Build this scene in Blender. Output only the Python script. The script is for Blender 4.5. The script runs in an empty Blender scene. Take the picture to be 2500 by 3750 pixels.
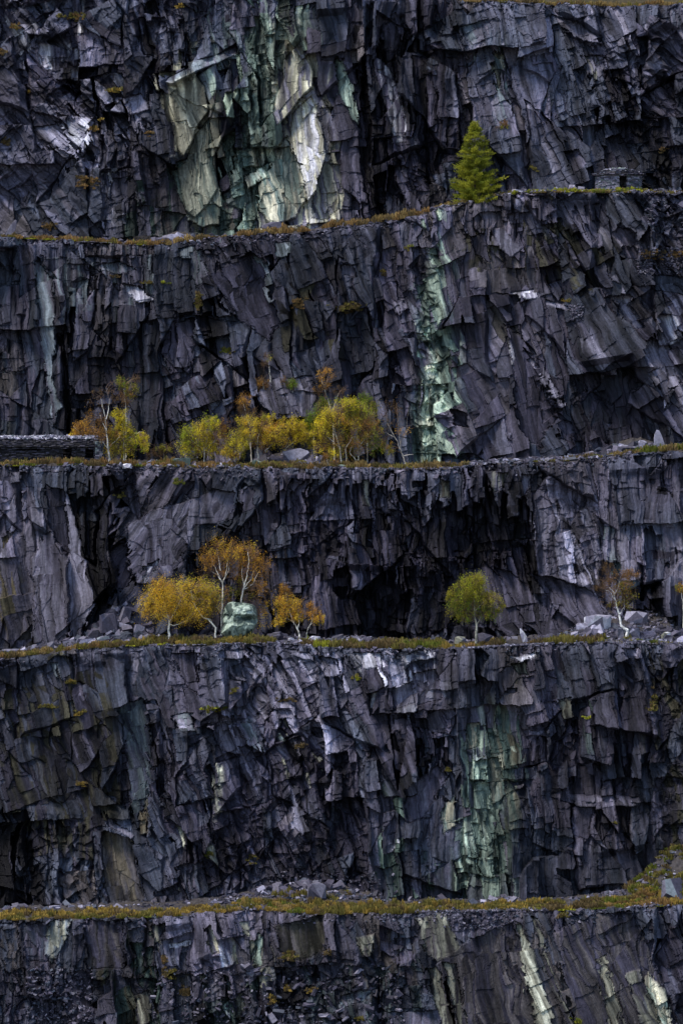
import bpy, math, random
import numpy as np
S = bpy.context.scene
R = math.radians

# ------------------------------------------------------------------ camera, sky, sun, exposure
CAMZ, DIST, PPM = 20.0, 600.0, 30.0          # camera height, distance to the lowest face, photo pixels per metre there
PITCH = math.atan2(CAMZ, DIST)
FLEN = math.hypot(CAMZ, DIST) * PPM          # focal length in photo pixels
cam_d = bpy.data.cameras.new("camera"); cam = bpy.data.objects.new("camera", cam_d)
S.collection.objects.link(cam); S.camera = cam
cam.location = (0, -DIST, CAMZ); cam.rotation_euler = (R(90) - PITCH, 0, 0)
cam_d.sensor_fit = 'VERTICAL'; cam_d.sensor_height = 24.0
cam_d.lens = 24.0 * FLEN / 3750.0
cam_d.clip_start = 10; cam_d.clip_end = 5000
w = bpy.data.worlds.new("World"); S.world = w; w.use_nodes = True
nt = w.node_tree; bg = nt.nodes["Background"]
sky = nt.nodes.new("ShaderNodeTexSky"); sky.sky_type = 'NISHITA'; sky.sun_disc = False
SUN_EL, SUN_AZ = 62.0, -125.0                # azimuth measured from +Y towards +X: light comes from the front left
sky.sun_elevation = R(SUN_EL); sky.sun_rotation = R(SUN_AZ)
nt.links.new(sky.outputs[0], bg.inputs[0]); bg.inputs[1].default_value = 0.14
sl = bpy.data.lights.new("sun", 'SUN'); sl.energy = 2.9; sl.angle = R(18); sl.color = (1.0, 0.94, 0.86)
sun = bpy.data.objects.new("sun", sl); S.collection.objects.link(sun)
sun.rotation_euler = (R(90 - SUN_EL), 0, R(180 - SUN_AZ))
S.view_settings.view_transform = 'Standard'; S.view_settings.look = 'None'
S.view_settings.exposure = 0.35; S.view_settings.gamma = 1.0
S.render.film_transparent = False

# ------------------------------------------------------------------ numeric helpers
def hsh(ix, iy, s):
    h = (ix.astype(np.int64) * 374761393 + iy.astype(np.int64) * 668265263 + s * 1274126177) & 0xffffffff
    h = ((h ^ (h >> 13)) * 1274126177) & 0xffffffff
    h = ((h ^ (h >> 16)) * 2246822519) & 0xffffffff
    h = h ^ (h >> 15)
    return (h & 0xffffff).astype(np.float32) / 16777216.0

def vnoise(u, v, s):
    iu = np.floor(u); iv = np.floor(v); fu = u - iu; fv = v - iv
    fu = fu * fu * (3 - 2 * fu); fv = fv * fv * (3 - 2 * fv)
    iu = iu.astype(np.int64); iv = iv.astype(np.int64)
    a = hsh(iu, iv, s); b = hsh(iu + 1, iv, s); c = hsh(iu, iv + 1, s); d = hsh(iu + 1, iv + 1, s)
    return (a + (b - a) * fu) * (1 - fv) + (c + (d - c) * fu) * fv

def fbm(u, v, s, n=4):
    r = 0; a = 0.5; t = 0
    for i in range(n):
        r = r + a * vnoise(u * 2 ** i, v * 2 ** i, s + i * 17); t += a; a *= 0.5
    return r / t

def worley(u, v, s, jit=0.92):
    iu = np.floor(u).astype(np.int64); iv = np.floor(v).astype(np.int64)
    f1 = np.full(u.shape, 9., np.float32); f2 = np.full(u.shape, 9., np.float32)
    cx = np.zeros(u.shape, np.float32); cy = np.zeros(u.shape, np.float32)
    ci = iu.copy(); cj = iv.copy()
    for dx in (-1, 0, 1):
        for dy in (-1, 0, 1):
            a = iu + dx; b = iv + dy
            px = a + 0.5 + jit * (hsh(a, b, s) - 0.5); py = b + 0.5 + jit * (hsh(a, b, s + 5) - 0.5)
            d = np.sqrt((px - u) ** 2 + (py - v) ** 2).astype(np.float32)
            m = d < f1
            f2 = np.where(m, f1, np.minimum(f2, d))
            f1 = np.where(m, d, f1)
            cx = np.where(m, px, cx); cy = np.where(m, py, cy)
            ci = np.where(m, a, ci); cj = np.where(m, b, cj)
    return ci, cj, cx, cy, f1, f2

def polydist(X, Y, P):
    """signed distance to a polygon, positive inside"""
    P = np.asarray(P, np.float32); d = np.full(X.shape, 1e9, np.float32); ins = np.zeros(X.shape, bool)
    n = len(P)
    for i in range(n):
        x0, y0 = P[i]; x1, y1 = P[(i + 1) % n]
        ex, ey = x1 - x0, y1 - y0; L = ex * ex + ey * ey + 1e-6
        t = np.clip(((X - x0) * ex + (Y - y0) * ey) / L, 0, 1)
        d = np.minimum(d, (X - x0 - t * ex) ** 2 + (Y - y0 - t * ey) ** 2)
        if y0 != y1:
            c = (y0 > Y) != (y1 > Y)
            ins ^= c & (X < (x1 - x0) * (Y - y0) / (y1 - y0) + x0)
    d = np.sqrt(d)
    return np.where(ins, d, -d)

def at(px, py, Y):
    """world x, z of photo pixel (px, py) on the upright plane at depth Y"""
    a = (px - 1250.0) / FLEN; b = (1875.0 - py) / FLEN
    dy = math.cos(PITCH) + b * math.sin(PITCH); dz = -math.sin(PITCH) + b * math.cos(PITCH)
    t = (DIST + Y) / dy
    return a * t, CAMZ + dz * t

def mesh_obj(name, V, F, mat, parent=None, col=None, extra=None, smooth=False):
    V = np.asarray(V, np.float32); F = np.asarray(F, np.int32)
    me = bpy.data.meshes.new(name); k = F.shape[1]
    me.vertices.add(len(V)); me.vertices.foreach_set("co", V.ravel())
    me.loops.add(F.size); me.loops.foreach_set("vertex_index", F.ravel())
    me.polygons.add(len(F)); me.polygons.foreach_set("loop_start", np.arange(0, F.size, k, dtype=np.int32))
    me.polygons.foreach_set("loop_total", np.full(len(F), k, np.int32))
    me.polygons.foreach_set("use_smooth", np.full(len(F), smooth))
    me.update(calc_edges=True)
    if col is not None:
        a = me.color_attributes.new("col", 'FLOAT_COLOR', 'POINT')
        c = np.ones((len(V), 4), np.float32); c[:, :3] = col; a.data.foreach_set("color", c.ravel())
    if extra is not None:
        a = me.attributes.new("grain", 'FLOAT_VECTOR', 'POINT'); a.data.foreach_set("vector", extra.astype(np.float32).ravel())
    me.materials.append(mat)
    o = bpy.data.objects.new(name, me); S.collection.objects.link(o)
    if parent: o.parent = parent
    return o

def tag(o, label=None, cat=None, group=None, kind=None):
    for k, v in (("label", label), ("category", cat), ("group", group), ("kind", kind)):
        if v: o[k] = v
    return o

def empty(name, loc):
    o = bpy.data.objects.new(name, None); S.collection.objects.link(o); o.location = loc; o.empty_display_size = 0.5
    return o

# ------------------------------------------------------------------ materials
def new_mat(name):
    m = bpy.data.materials.new(name); m.use_nodes = True
    return m, m.node_tree.nodes, m.node_tree.links, m.node_tree.nodes["Principled BSDF"]

def rock_mat():
    m, N, L, b = new_mat("slate_rock")
    at_ = N.new("ShaderNodeAttribute"); at_.attribute_name = "col"
    gr = N.new("ShaderNodeAttribute"); gr.attribute_name = "grain"
    mp = N.new("ShaderNodeMapping"); mp.inputs['Scale'].default_value = (4.0, 0.22, 1)
    L.new(gr.outputs['Vector'], mp.inputs['Vector'])
    n1 = N.new("ShaderNodeTexNoise"); n1.inputs['Scale'].default_value = 1.0; n1.inputs['Detail'].default_value = 8; n1.inputs['Roughness'].default_value = 0.7
    L.new(mp.outputs[0], n1.inputs['Vector'])
    tc = N.new("ShaderNodeTexCoord")
    n2 = N.new("ShaderNodeTexNoise"); n2.inputs['Scale'].default_value = 2.2; n2.inputs['Detail'].default_value = 9; n2.inputs['Roughness'].default_value = 0.75
    L.new(tc.outputs['Object'], n2.inputs['Vector'])
    r1 = N.new("ShaderNodeMapRange"); r1.inputs[1].default_value = 0.3; r1.inputs[2].default_value = 0.7; r1.inputs[3].default_value = 0.45; r1.inputs[4].default_value = 1.65
    L.new(n1.outputs[0], r1.inputs[0])
    r2 = N.new("ShaderNodeMapRange"); r2.inputs[1].default_value = 0.3; r2.inputs[2].default_value = 0.7; r2.inputs[3].default_value = 0.6; r2.inputs[4].default_value = 1.4
    L.new(n2.outputs[0], r2.inputs[0])
    mu = N.new("ShaderNodeMath"); mu.operation = 'MULTIPLY'; L.new(r1.outputs[0], mu.inputs[0]); L.new(r2.outputs[0], mu.inputs[1])
    vm = N.new("ShaderNodeVectorMath"); vm.operation = 'SCALE'; L.new(at_.outputs['Color'], vm.inputs[0]); L.new(mu.outputs[0], vm.inputs['Scale'])
    L.new(vm.outputs[0], b.inputs['Base Color'])
    b.inputs['Roughness'].default_value = 0.55; b.inputs['Specular IOR Level'].default_value = 0.12
    bp = N.new("ShaderNodeBump"); bp.inputs['Strength'].default_value = 0.9; bp.inputs['Distance'].default_value = 0.16
    ad = N.new("ShaderNodeMath"); ad.operation = 'ADD'; L.new(n1.outputs[0], ad.inputs[0]); L.new(n2.outputs[0], ad.inputs[1])
    L.new(ad.outputs[0], bp.inputs['Height']); L.new(bp.outputs[0], b.inputs['Normal'])
    return m

def col_mat(name, rough=0.8, spec=0.2, trans=0.0, var=0.0, vscale=4.0):
    """material whose base colour is the mesh's own colour attribute, broken by noise"""
    m, N, L, b = new_mat(name)
    at_ = N.new("ShaderNodeAttribute"); at_.attribute_name = "col"; out = at_.outputs['Color']
    if var:
        tc = N.new("ShaderNodeTexCoord"); n = N.new("ShaderNodeTexNoise"); n.inputs['Scale'].default_value = vscale; n.inputs['Detail'].default_value = 7
        n.inputs['Roughness'].default_value = 0.7
        L.new(tc.outputs['Object'], n.inputs['Vector'])
        r = N.new("ShaderNodeMapRange"); r.inputs[1].default_value = 0.3; r.inputs[2].default_value = 0.7; r.inputs[3].default_value = 1 - var; r.inputs[4].default_value = 1 + var
        L.new(n.outputs[0], r.inputs[0])
        vm = N.new("ShaderNodeVectorMath"); vm.operation = 'SCALE'; L.new(out, vm.inputs[0]); L.new(r.outputs[0], vm.inputs['Scale']); out = vm.outputs[0]
        bp = N.new("ShaderNodeBump"); bp.inputs['Strength'].default_value = 0.7; bp.inputs['Distance'].default_value = 0.12
        L.new(n.outputs[0], bp.inputs['Height']); L.new(bp.outputs[0], b.inputs['Normal'])
    L.new(out, b.inputs['Base Color'])
    b.inputs['Roughness'].default_value = rough; b.inputs['Specular IOR Level'].default_value = spec
    if trans:
        t = N.new("ShaderNodeBsdfTranslucent"); L.new(out, t.inputs['Color'])
        mx = N.new("ShaderNodeMixShader"); mx.inputs[0].default_value = trans
        L.new(b.outputs[0], mx.inputs[1]); L.new(t.outputs[0], mx.inputs[2])
        L.new(mx.outputs[0], N["Material Output"].inputs['Surface'])
    return m

M_ROCK = rock_mat()
M_STONE = col_mat("loose_stone", 0.6, 0.35, var=0.45, vscale=2.5)
M_GROUND = col_mat("ledge_ground", 0.9, 0.1, var=0.5, vscale=2.0)
M_LEAF = col_mat("foliage", 0.7, 0.15, trans=0.5)
M_HEATH = col_mat("heather_sprays", 0.85, 0.1, trans=0.15)
M_BARK = col_mat("birch_bark", 0.7, 0.2, var=0.5, vscale=5.0)

# ------------------------------------------------------------------ palette (linear albedo)
PAL = dict(
 P=(0.069, 0.063, 0.094), Q=(0.102, 0.094, 0.136), B=(0.060, 0.069, 0.099), L=(0.30, 0.29, 0.385), M=(0.165, 0.157, 0.208),
 D=(0.028, 0.026, 0.041), K=(0.009, 0.008, 0.012), G=(0.046, 0.070, 0.063), H=(0.105, 0.148, 0.130), J=(0.36, 0.45, 0.37),
 W=(0.76, 0.78, 0.64), C=(0.56, 0.54, 0.41), E=(0.25, 0.25, 0.195), O=(0.105, 0.086, 0.052), U=(0.050, 0.047, 0.033),
 T=(0.095, 0.122, 0.132), S=(0.19, 0.225, 0.255), N=(0.082, 0.073, 0.075), X=(0.62, 0.62, 0.70))

# ------------------------------------------------------------------ the quarry: five faces, each with a level ledge on top
# ledge edges in photo pixels (x, y), read along the foot of the heather
EDGE = {
 1: [(-400, -60), (1500, -40), (1700, 8), (1900, 14), (2100, 22), (2300, 24), (2500, 18), (2900, 10)],
 2: [(-400, 880), (0, 872), (100, 874), (300, 884), (500, 896), (620, 896), (760, 876), (950, 858), (1100, 848), (1300, 824), (1450, 806), (1530, 786), (1600, 762), (1700, 746), (1800, 722), (1900, 708), (2100, 704), (2500, 708), (2900, 712)],
 3: [(-400, 1712), (0, 1706), (250, 1702), (600, 1706), (900, 1712), (1200, 1714), (1400, 1718), (1650, 1716), (1800, 1698), (2000, 1690), (2200, 1676), (2300, 1662), (2500, 1645), (2900, 1620)],
 4: [(-400, 2420), (0, 2408), (200, 2390), (350, 2370), (600, 2362), (900, 2356), (1050, 2356), (1200, 2372), (1400, 2370), (1600, 2376), (1900, 2362), (2200, 2352), (2500, 2360), (2900, 2370)],
 5: [(-400, 3380), (0, 3362), (300, 3354), (600, 3346), (900, 3326), (1000, 3330), (1250, 3344), (1700, 3332), (2000, 3326), (2200, 3318), (2500, 3312), (2900, 3300)]}
YF = {0: 85., 1: 68., 2: 51., 3: 34., 4: 17., 5: 0.}
BOT = {1: 2, 2: 3, 3: 4, 4: 5}
FACES = {}

def px_maps(Yc):
    x1, _ = at(2250, 1875, Yc); z0 = at(1250, 0, Yc)[1]; z1 = at(1250, 3750, Yc)[1]
    return x1 / 1000.0, z0, (z1 - z0) / 3750.0      # x = (px-1250)*kx ; z = z0 + py*kz

ZONES = {1: [], 2: [], 3: [], 4: [], 5: []}; SLABS = {1: [], 2: [], 3: [], 4: [], 5: []}
def pts(t): return np.array(t, np.float32).reshape(-1, 2)
def Z(face, t, **k): ZONES[face].append((pts(t), k))
def SL(face, t, **k): SLABS[face].append((pts(t), k))
# --- face 1 (top)
Z(1, (-400,-100, 560,-100, 640,900, -400,900), a=38, k=.35, fe=120)
Z(1, (560,-100, 1300,-100, 1300,900, 620,900), a=9, fe=60)
Z(1, (1300,-100, 1700,-100, 1700,900, 1300,900), a=5, s=.5, fe=60)
Z(1, (1700,-100, 2900,-100, 2900,900, 1700,900), a=14, k=.15, fe=60)
Z(1, (-300,-50, 900,-50, 860,120, 600,260, 500,300, 380,420, 200,330, -300,200), c='D', p=.45, k=.5)
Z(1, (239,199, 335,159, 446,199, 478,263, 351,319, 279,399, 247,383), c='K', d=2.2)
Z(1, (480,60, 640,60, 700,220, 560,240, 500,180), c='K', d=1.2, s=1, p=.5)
Z(1, (120,462, 199,430, 311,414, 335,454, 335,550, 279,586, 231,542, 159,526), c='L', c2='M', d=-1, k=.2, p=1, fe=40)
Z(1, (370,380, 446,351, 510,319, 550,375, 582,446, 510,470, 380,480), c='L', c2='M', d=-.6, p=.85)
Z(1, (350,702, 478,670, 526,654, 446,741, 383,741), c='L', c2='X', p=.8, d=-.5)
Z(1, (30,600, 200,620, 330,760, 200,800, 60,700), c='M', c2='B', p=.5)
Z(1, (0,0, 200,60, 340,160, 200,180, 60,130, 0,160), c='M', c2='X', p=.35)
Z(1, (741,56, 869,48, 885,112, 829,151, 797,183, 717,207, 685,191, 717,128), c='T', c2='B', amp=.6, p=.9, fe=15)
Z(1, (640,590, 700,560, 800,560, 830,830, 640,830), c='H', c2='E', s=.5, amp=.6, p=.75)
Z(1, (446,741, 510,685, 638,590, 662,850, 400,861), c='G', c2='N', p=.6, s=.5)
Z(1, (797,263, 853,239, 869,335, 829,414, 821,494, 820,640, 800,700, 765,446, 797,343), c='D', d=1.8, fe=12, amp=.5, p=1)  # recess right of the pillar, its shadow painted in as dark colour
Z(1, (893,-40, 901,48, 885,120, 861,207, 869,271, 877,351, 837,478, 813,542, 845,677, 781,717, 773,797, 797,850, 957,850, 941,741, 949,661, 1012,542, 996,446, 1012,343, 1036,263, 1028,191, 1068,151, 1092,72, 1116,-40), c='J', c2='H', k=.45, s=.5, p=1, fe=26, d=.3)
Z(1, (900,300, 1000,250, 1030,440, 960,700, 860,760, 850,520), c='G', c2='H', p=.5, fe=40)
Z(1, (960,-40, 1100,-40, 1070,150, 1010,230, 960,180), c='J', c2='W', p=.6, fe=30)
for x, y, q in ((1010,95,22),(985,150,26),(960,175,18),(1045,28,30),(985,515,30),(945,545,22),(905,690,14),(880,470,10),(1000,245,10),(975,413,10),(940,30,16)):
    Z(1, (x-q*1.3,y-q*.6, x+q*.4,y-q, x+q*1.3,y, x+q*.5,y+q, x-q,y+q*.6), c='W', c2='J', p=.6, fe=14)
Z(1, (1090,60, 1260,40, 1330,180, 1340,600, 1330,830, 1250,860, 1190,860, 1190,560, 1150,330), c='Q', c2='P', amp=.6, p=.9)
Z(1, (1290,100, 1660,90, 1700,500, 1640,800, 1330,840, 1310,400), c='D', c2='P', p=.75, fe=40)
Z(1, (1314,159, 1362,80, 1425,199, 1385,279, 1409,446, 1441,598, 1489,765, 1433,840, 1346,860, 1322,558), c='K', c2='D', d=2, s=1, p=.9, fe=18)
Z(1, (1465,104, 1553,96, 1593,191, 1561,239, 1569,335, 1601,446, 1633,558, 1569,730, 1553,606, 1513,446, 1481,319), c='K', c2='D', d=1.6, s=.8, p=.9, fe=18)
Z(1, (1640,300, 1700,420, 1720,560, 1660,760, 1560,780, 1600,560), c='D', c2='K', p=.6, k=.4)
Z(1, (1664,32, 1808,24, 1856,120, 1808,303, 1776,335, 1744,207, 1664,96), c='T', c2='M', p=.55, s=.4)
Z(1, (1900,25, 2520,25, 2520,90, 1990,120, 1880,70), c='M', p=.5, a=45)
Z(1, (2190,199, 2446,96, 2700,150, 2700,680, 2366,640, 2246,446, 2151,446), c='D', c2='K', k=.75, p=.7, d=1)
Z(1, (2119,486, 2190,478, 2199,558, 2143,542), c='K', d=2, p=1, fe=10)
Z(1, (1955,440, 1990,440, 1990,530, 1950,520), c='M', c2='L', p=.8)
Z(1, (1560,30, 1700,20, 1720,160, 1640,140), c='B', p=.7)
Z(1, (1820,320, 2080,305, 2080,350, 1830,360), c='Q', d=-.8, p=.6)
Z(1, (600,300, 790,215, 800,330, 770,440, 720,520, 640,540, 615,430), c='E', c2='C', p=.95, amp=.4, d=-1.2, fe=20)
Z(1, (1020,230, 1100,140, 1150,260, 1230,420, 1200,600, 1250,640, 1240,800, 950,840, 945,670, 1020,540), c='C', c2='M', p=.95, amp=.45, d=-.8, fe=24, a=8)
Z(1, (1080,380, 1180,420, 1200,640, 1130,740, 1080,560), c='X', c2='C', p=.9, fe=24)
SL(1, (630,620, 700,590, 760,600, 800,690, 810,820, 740,835, 690,800, 650,700), d=-.8, gx=-.1, gz=.1, c='H', c2='E', f=.5)
SL(1, (717,494, 770,430, 790,560, 800,690, 765,751, 717,797, 680,765, 648,590, 685,580), d=-1.3, gx=-.15, gz=.1, c='E', c2='G', f=.35, e=.3)
SL(1, (614,307, 662,279, 709,251, 724,275, 753,319, 765,410, 735,450, 717,478, 712,510, 677,574, 654,550, 646,446, 622,383), d=-2.2, gx=-.35, gz=.12, c='C', c2='E', f=.18, e=.15)
SL(1, (721,275, 789,231, 797,319, 789,345, 765,375, 749,311), d=-1.8, gx=-.2, gz=.15, c='S', c2='J', f=.25, e=.15)
SL(1, (612,307, 625,288, 690,250, 690,225, 795,195, 868,150, 868,190, 800,228, 720,262, 640,312), d=-2.6, gx=.1, gz=1.5, c='S', c2='M', f=.5, e=.15)
SL(1, (1036,215, 1060,190, 1100,143, 1124,207, 1148,263, 1140,319, 1110,350, 1084,383, 1044,430, 1012,464, 1000,420, 1010,350, 1040,287), d=-1.7, gx=-.25, gz=.2, c='C', c2='M', f=.35, e=.3)
SL(1, (1068,410, 1100,380, 1140,347, 1160,400, 1185,480, 1195,560, 1180,640, 1165,690, 1128,738, 1112,660, 1090,600, 1062,540), d=-1.9, gx=-.3, gz=.28, c='X', c2='C', f=.3, e=.3)
SL(1, (949,669, 1012,550, 1044,494, 1100,606, 1124,717, 1084,797, 988,829, 941,749), d=-1.2, gx=-.1, gz=.22, c='C', c2='H', f=.6)
SL(1, (1148,717, 1188,590, 1243,606, 1243,765, 1196,807, 1150,800), d=-1.0, gx=0, gz=.1, c='E', c2='M', f=.4)
SL(1, (1084,383, 1148,310, 1215,420, 1200,590, 1172,470, 1140,347), d=-.8, gx=.2, gz=.1, c='M', c2='Q', f=.4)
SL(1, (1228,200, 1250,223, 1282,303, 1306,414, 1306,454, 1274,430, 1250,351, 1230,290), d=-.9, gx=-.4, gz=.1, c='J', c2='H', f=.3)
SL(1, (1370,207, 1401,207, 1449,279, 1481,446, 1489,518, 1437,526, 1409,399, 1378,287), d=-.6, gx=.3, gz=.05, c='X', c2='Q', f=.4)
SL(1, (1457,590, 1500,690, 1570,790, 1520,800, 1450,660), d=-.6, gx=.3, gz=.3, c='Q', f=.4)
SL(1, (1800,175, 1840,199, 1836,303, 1808,335), d=-.5, gx=-.3, gz=.05, c='C', c2='T', f=.3)
SL(1, (2127,199, 2207,207, 2199,271, 2175,295, 2151,271), d=-.7, gx=.1, gz=.5, c='E', c2='M', f=.6)
SL(1, (2055,558, 2110,542, 2137,600, 2079,640), d=-.9, gx=-.3, gz=.5, c='Q', f=.3)
SL(1, (2010,40, 2130,90, 2200,160, 2120,150, 2040,90), d=-.8, gx=0, gz=.9, c='M', f=.5)
# --- face 2
Z(2, (-400,700, 700,700, 700,1800, -400,1800), a=2, s=.35, fe=100)
Z(2, (700,700, 1520,700, 1520,1800, 700,1800), a=15, fe=100)
Z(2, (1640,600, 2050,600, 2200,1800, 1640,1800), a=20, amp=.75, fe=60)
Z(2, (2050,600, 2900,600, 2900,1800, 2200,1800), a=34, amp=.9, fe=100)
Z(2, (-400,880, 190,900, 260,1500, 240,1640, -400,1640), c='Q', c2='B', s=.8, p=.8)
Z(2, (48,878, 446,888, 590,900, 526,1007, 446,1047, 383,991, 335,975, 263,1063, 231,1095, 199,1055, 159,935), c='S', c2='M', p=.65, s=.6, d=-.3)
Z(2, (-20,1400, 35,1420, 30,1560, -20,1560), c='H', p=.8)
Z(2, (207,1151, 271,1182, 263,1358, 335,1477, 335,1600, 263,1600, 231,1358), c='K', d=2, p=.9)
Z(2, (330,1120, 560,1180, 700,1300, 760,1500, 640,1640, 350,1620, 280,1300), c='D', c2='P', p=.6, d=.6)
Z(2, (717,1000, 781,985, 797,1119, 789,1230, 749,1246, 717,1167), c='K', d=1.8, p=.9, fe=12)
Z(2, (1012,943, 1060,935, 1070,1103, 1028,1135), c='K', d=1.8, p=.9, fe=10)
Z(2, (1060,900, 1500,850, 1500,1500, 1200,1500, 1050,1200), c='D', c2='P', p=.6, s=.4)
Z(2, (1320,1200, 1430,1180, 1440,1400, 1300,1460), c='K', d=1.3, p=.7)
Z(2, (700,1250, 1000,1260, 1000,1620, 700,1640), c='D', c2='K', p=.5)
Z(2, (960,1100, 1060,1060, 1260,1140, 1240,1200, 1100,1190), c='U', p=.4)
Z(2, (1300,900, 1480,880, 1500,1060, 1340,1060), c='P', p=.9)
Z(2, (1545,832, 1601,800, 1609,920, 1601,1063, 1625,1246, 1633,1406, 1641,1517, 1672,1597, 1620,1700, 1513,1690, 1513,1438, 1521,1310, 1537,1135, 1553,1063, 1537,1007), c='H', c2='J', k=.85, p=1, fe=22, d=.2)
Z(2, (1520,1000, 1640,1000, 1672,1597, 1513,1640), c='G', p=.3, fe=30)
for x, y, q in ((1553,1198,26),(1569,1350,26),(1569,1390,20),(1560,1435,24),(1561,1525,26),(1545,1477,18),(1575,870,16),(1560,1260,18),(1555,1565,16)):
    Z(2, (x-q,y-q*.8, x+q*.4,y-q, x+q,y, x+q*.5,y+q, x-q,y+q*.6), c='W', c2='J', p=.85, fe=16, k=1)
Z(2, (1609,1000, 1650,1250, 1700,1600, 1672,1597, 1633,1406, 1601,1120), c='H', c2='B', p=.8, fe=12)
Z(2, (1760,770, 2206,740, 2190,864, 2111,945, 2015,953, 1808,880, 1640,860), c='U', c2='K', d=.7, s=.8, p=.85)
Z(2, (1690,1060, 1850,1040, 1850,1160, 1740,1190), c='U', p=.7, d=.4)
Z(2, (1650,900, 2100,1000, 2250,1300, 2350,1600, 2000,1660, 1700,1660), c='P', c2='D', p=.6)
Z(2, (2120,1330, 2300,1300, 2420,1560, 2240,1600), c='P', c2='D', p=.8, d=.2, amp=.6)
Z(2, (2236,1045, 2382,1061, 2700,1135, 2700,1600, 2430,1557, 2366,1406, 2286,1246), c='L', c2='Q', p=.7)
Z(2, (2095,1143, 2206,1159, 2222,1278, 2151,1294), c='L', c2='M', p=.7)
Z(2, (2310,940, 2500,955, 2520,1000, 2340,990), c='M', p=.9, k=.5)
Z(2, (2330,720, 2700,720, 2700,900, 2400,880), c='D', c2='K', k=.8, p=.7, d=1)
Z(2, (2000,715, 2330,715, 2400,820, 2280,900, 2100,760), c='M', c2='B', p=.6, amp=.7)
SL(2, (135,935, 191,1015, 207,1182, 191,1358, 231,1485, 199,1557, 143,1198, 127,999), d=-.9, gx=-.35, gz=.05, c='S', c2='M', f=.4)
SL(2, (462,1047, 510,1039, 566,1095, 510,1108, 470,1080), d=-1.2, gx=0, gz=.9, c='X', c2='L', f=.5)
SL(2, (654,904, 709,892, 709,943, 662,943), d=-.8, gx=0, gz=.9, c='S', f=.4)
SL(2, (701,920, 741,904, 757,999, 717,1047, 701,1007), d=-.8, gx=-.3, gz=.05, c='M', c2='T', f=.25)
SL(2, (765,1007, 900,920, 956,959, 1020,1182, 980,1246, 877,1167), d=-.3, gx=.25, gz=-.02, c='P', f=.3)
SL(2, (900,912, 964,943, 996,1103, 980,1111, 948,975), d=-1.1, gx=-.5, gz=.2, c='S', c2='T', f=.15)
SL(2, (996,880, 1060,880, 1060,932, 1004,938), d=-.9, gx=0, gz=.2, c='S', c2='T', f=.2)
SL(2, (646,1175, 709,1151, 709,1310, 685,1358, 654,1310), d=-.7, gx=.4, gz=.05, c='Q', f=.2)
SL(2, (950,1400, 1010,1380, 1130,1370, 1160,1430, 1180,1520, 1000,1530, 940,1450), d=-2.6, gx=.1, gz=.5, c='Q', c2='M', f=1.0)
SL(2, (1240,960, 1290,960, 1300,1010, 1250,1000), d=-.7, gx=0, gz=.3, c='M', f=.3)
SL(2, (1430,1110, 1480,1080, 1500,1120, 1450,1150), d=-1, gx=0, gz=.6, c='M', f=.5)
SL(2, (1720,860, 1780,850, 1800,960, 1740,930), d=-.3, gx=.1, gz=0, c='P', f=.2)
SL(2, (1800,824, 1840,824, 1911,904, 1872,943, 1832,904), d=-.8, gx=.1, gz=.15, c='M', f=.15)
SL(2, (1844,1222, 1868,1254, 1880,1294, 1864,1350), d=-1.0, gx=-.9, gz=.1, c='X', f=.1)
SL(2, (1848,1182, 1911,1246, 1983,1422, 2031,1517, 1967,1637, 1888,1565, 1872,1374), d=-.5, gx=.15, gz=-.05, c='P', f=.15)
SL(2, (1856,1175, 1967,1310, 2063,1477, 2039,1485, 1959,1342, 1911,1246), d=-.9, gx=-.4, gz=.5, c='M', f=.3)
SL(2, (1864,1063, 1951,1055, 1967,1087, 1911,1095), d=-1.3, gx=0, gz=1.0, c='X', c2='L', f=.3)
SL(2, (1990,1080, 2080,1120, 2070,1140, 2000,1110), d=-1, gx=0, gz=1.1, c='L', f=.3)
SL(2, (2246,816, 2310,848, 2318,943, 2270,943), d=-.9, gx=.2, gz=.1, c='Q', f=.15)
SL(2, (2366,1003, 2560,1010, 2560,1080, 2400,1063), d=-.2, gx=.1, gz=-.1, c='B', f=.25)
SL(2, (2230,1080, 2290,1070, 2340,1200, 2290,1200), d=-.8, gx=.1, gz=.25, c='L', f=.3)
SL(2, (2340,1260, 2420,1220, 2480,1400, 2410,1440), d=-.8, gx=.2, gz=.2, c='L', c2='M', f=.3)
SL(2, (2400,1140, 2460,1150, 2480,1250, 2400,1260), d=-.9, gx=-.2, gz=.2, c='X', c2='M', f=.4)
SL(2, (2030,1500, 2080,1540, 2100,1620, 2040,1600), d=-.5, gx=.1, gz=.2, c='Q', f=.3)
SL(2, (1640,1480, 1690,1500, 1700,1560, 1650,1550), d=-.9, gx=0, gz=.4, c='Q', f=.3)
# --- face 3
Z(3, (-400,1600, 300,1600, 400,2500, -400,2500), a=9, amp=.6, fe=60)
Z(3, (430,1700, 900,1700, 800,2400, 430,2400), a=-34, amp=.6, fe=60)
Z(3, (900,1600, 2900,1600, 2900,2500, 800,2500), a=3, s=.4, fe=80)
Z(3, (0,1725, 159,1762, 175,1913, 104,1969, 32,1969, -300,1889, -300,1725), c='M', c2='Q', p=.8)
Z(3, (-20,1993, 48,1985, 48,2160, -20,2192), c='O', p=.9)
Z(3, (0,2190, 120,2040, 130,2380, 0,2400), c='N', c2='Q', p=.8)
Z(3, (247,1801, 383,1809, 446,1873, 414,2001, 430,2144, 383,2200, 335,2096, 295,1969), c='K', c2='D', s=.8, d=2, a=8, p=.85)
Z(3, (420,1760, 560,1760, 560,1860, 480,1920, 420,1900), c='D', c2='M', k=.7, p=.5)
Z(3, (260,1740, 380,1740, 370,1810, 280,1800), c='B', s=.5, p=.7)
Z(3, (690,2033, 870,1900, 1100,1760, 1250,1760, 1250,2400, 700,2400), c='D', c2='P', s=.7, d=1.4, a=3, p=.8)
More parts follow.
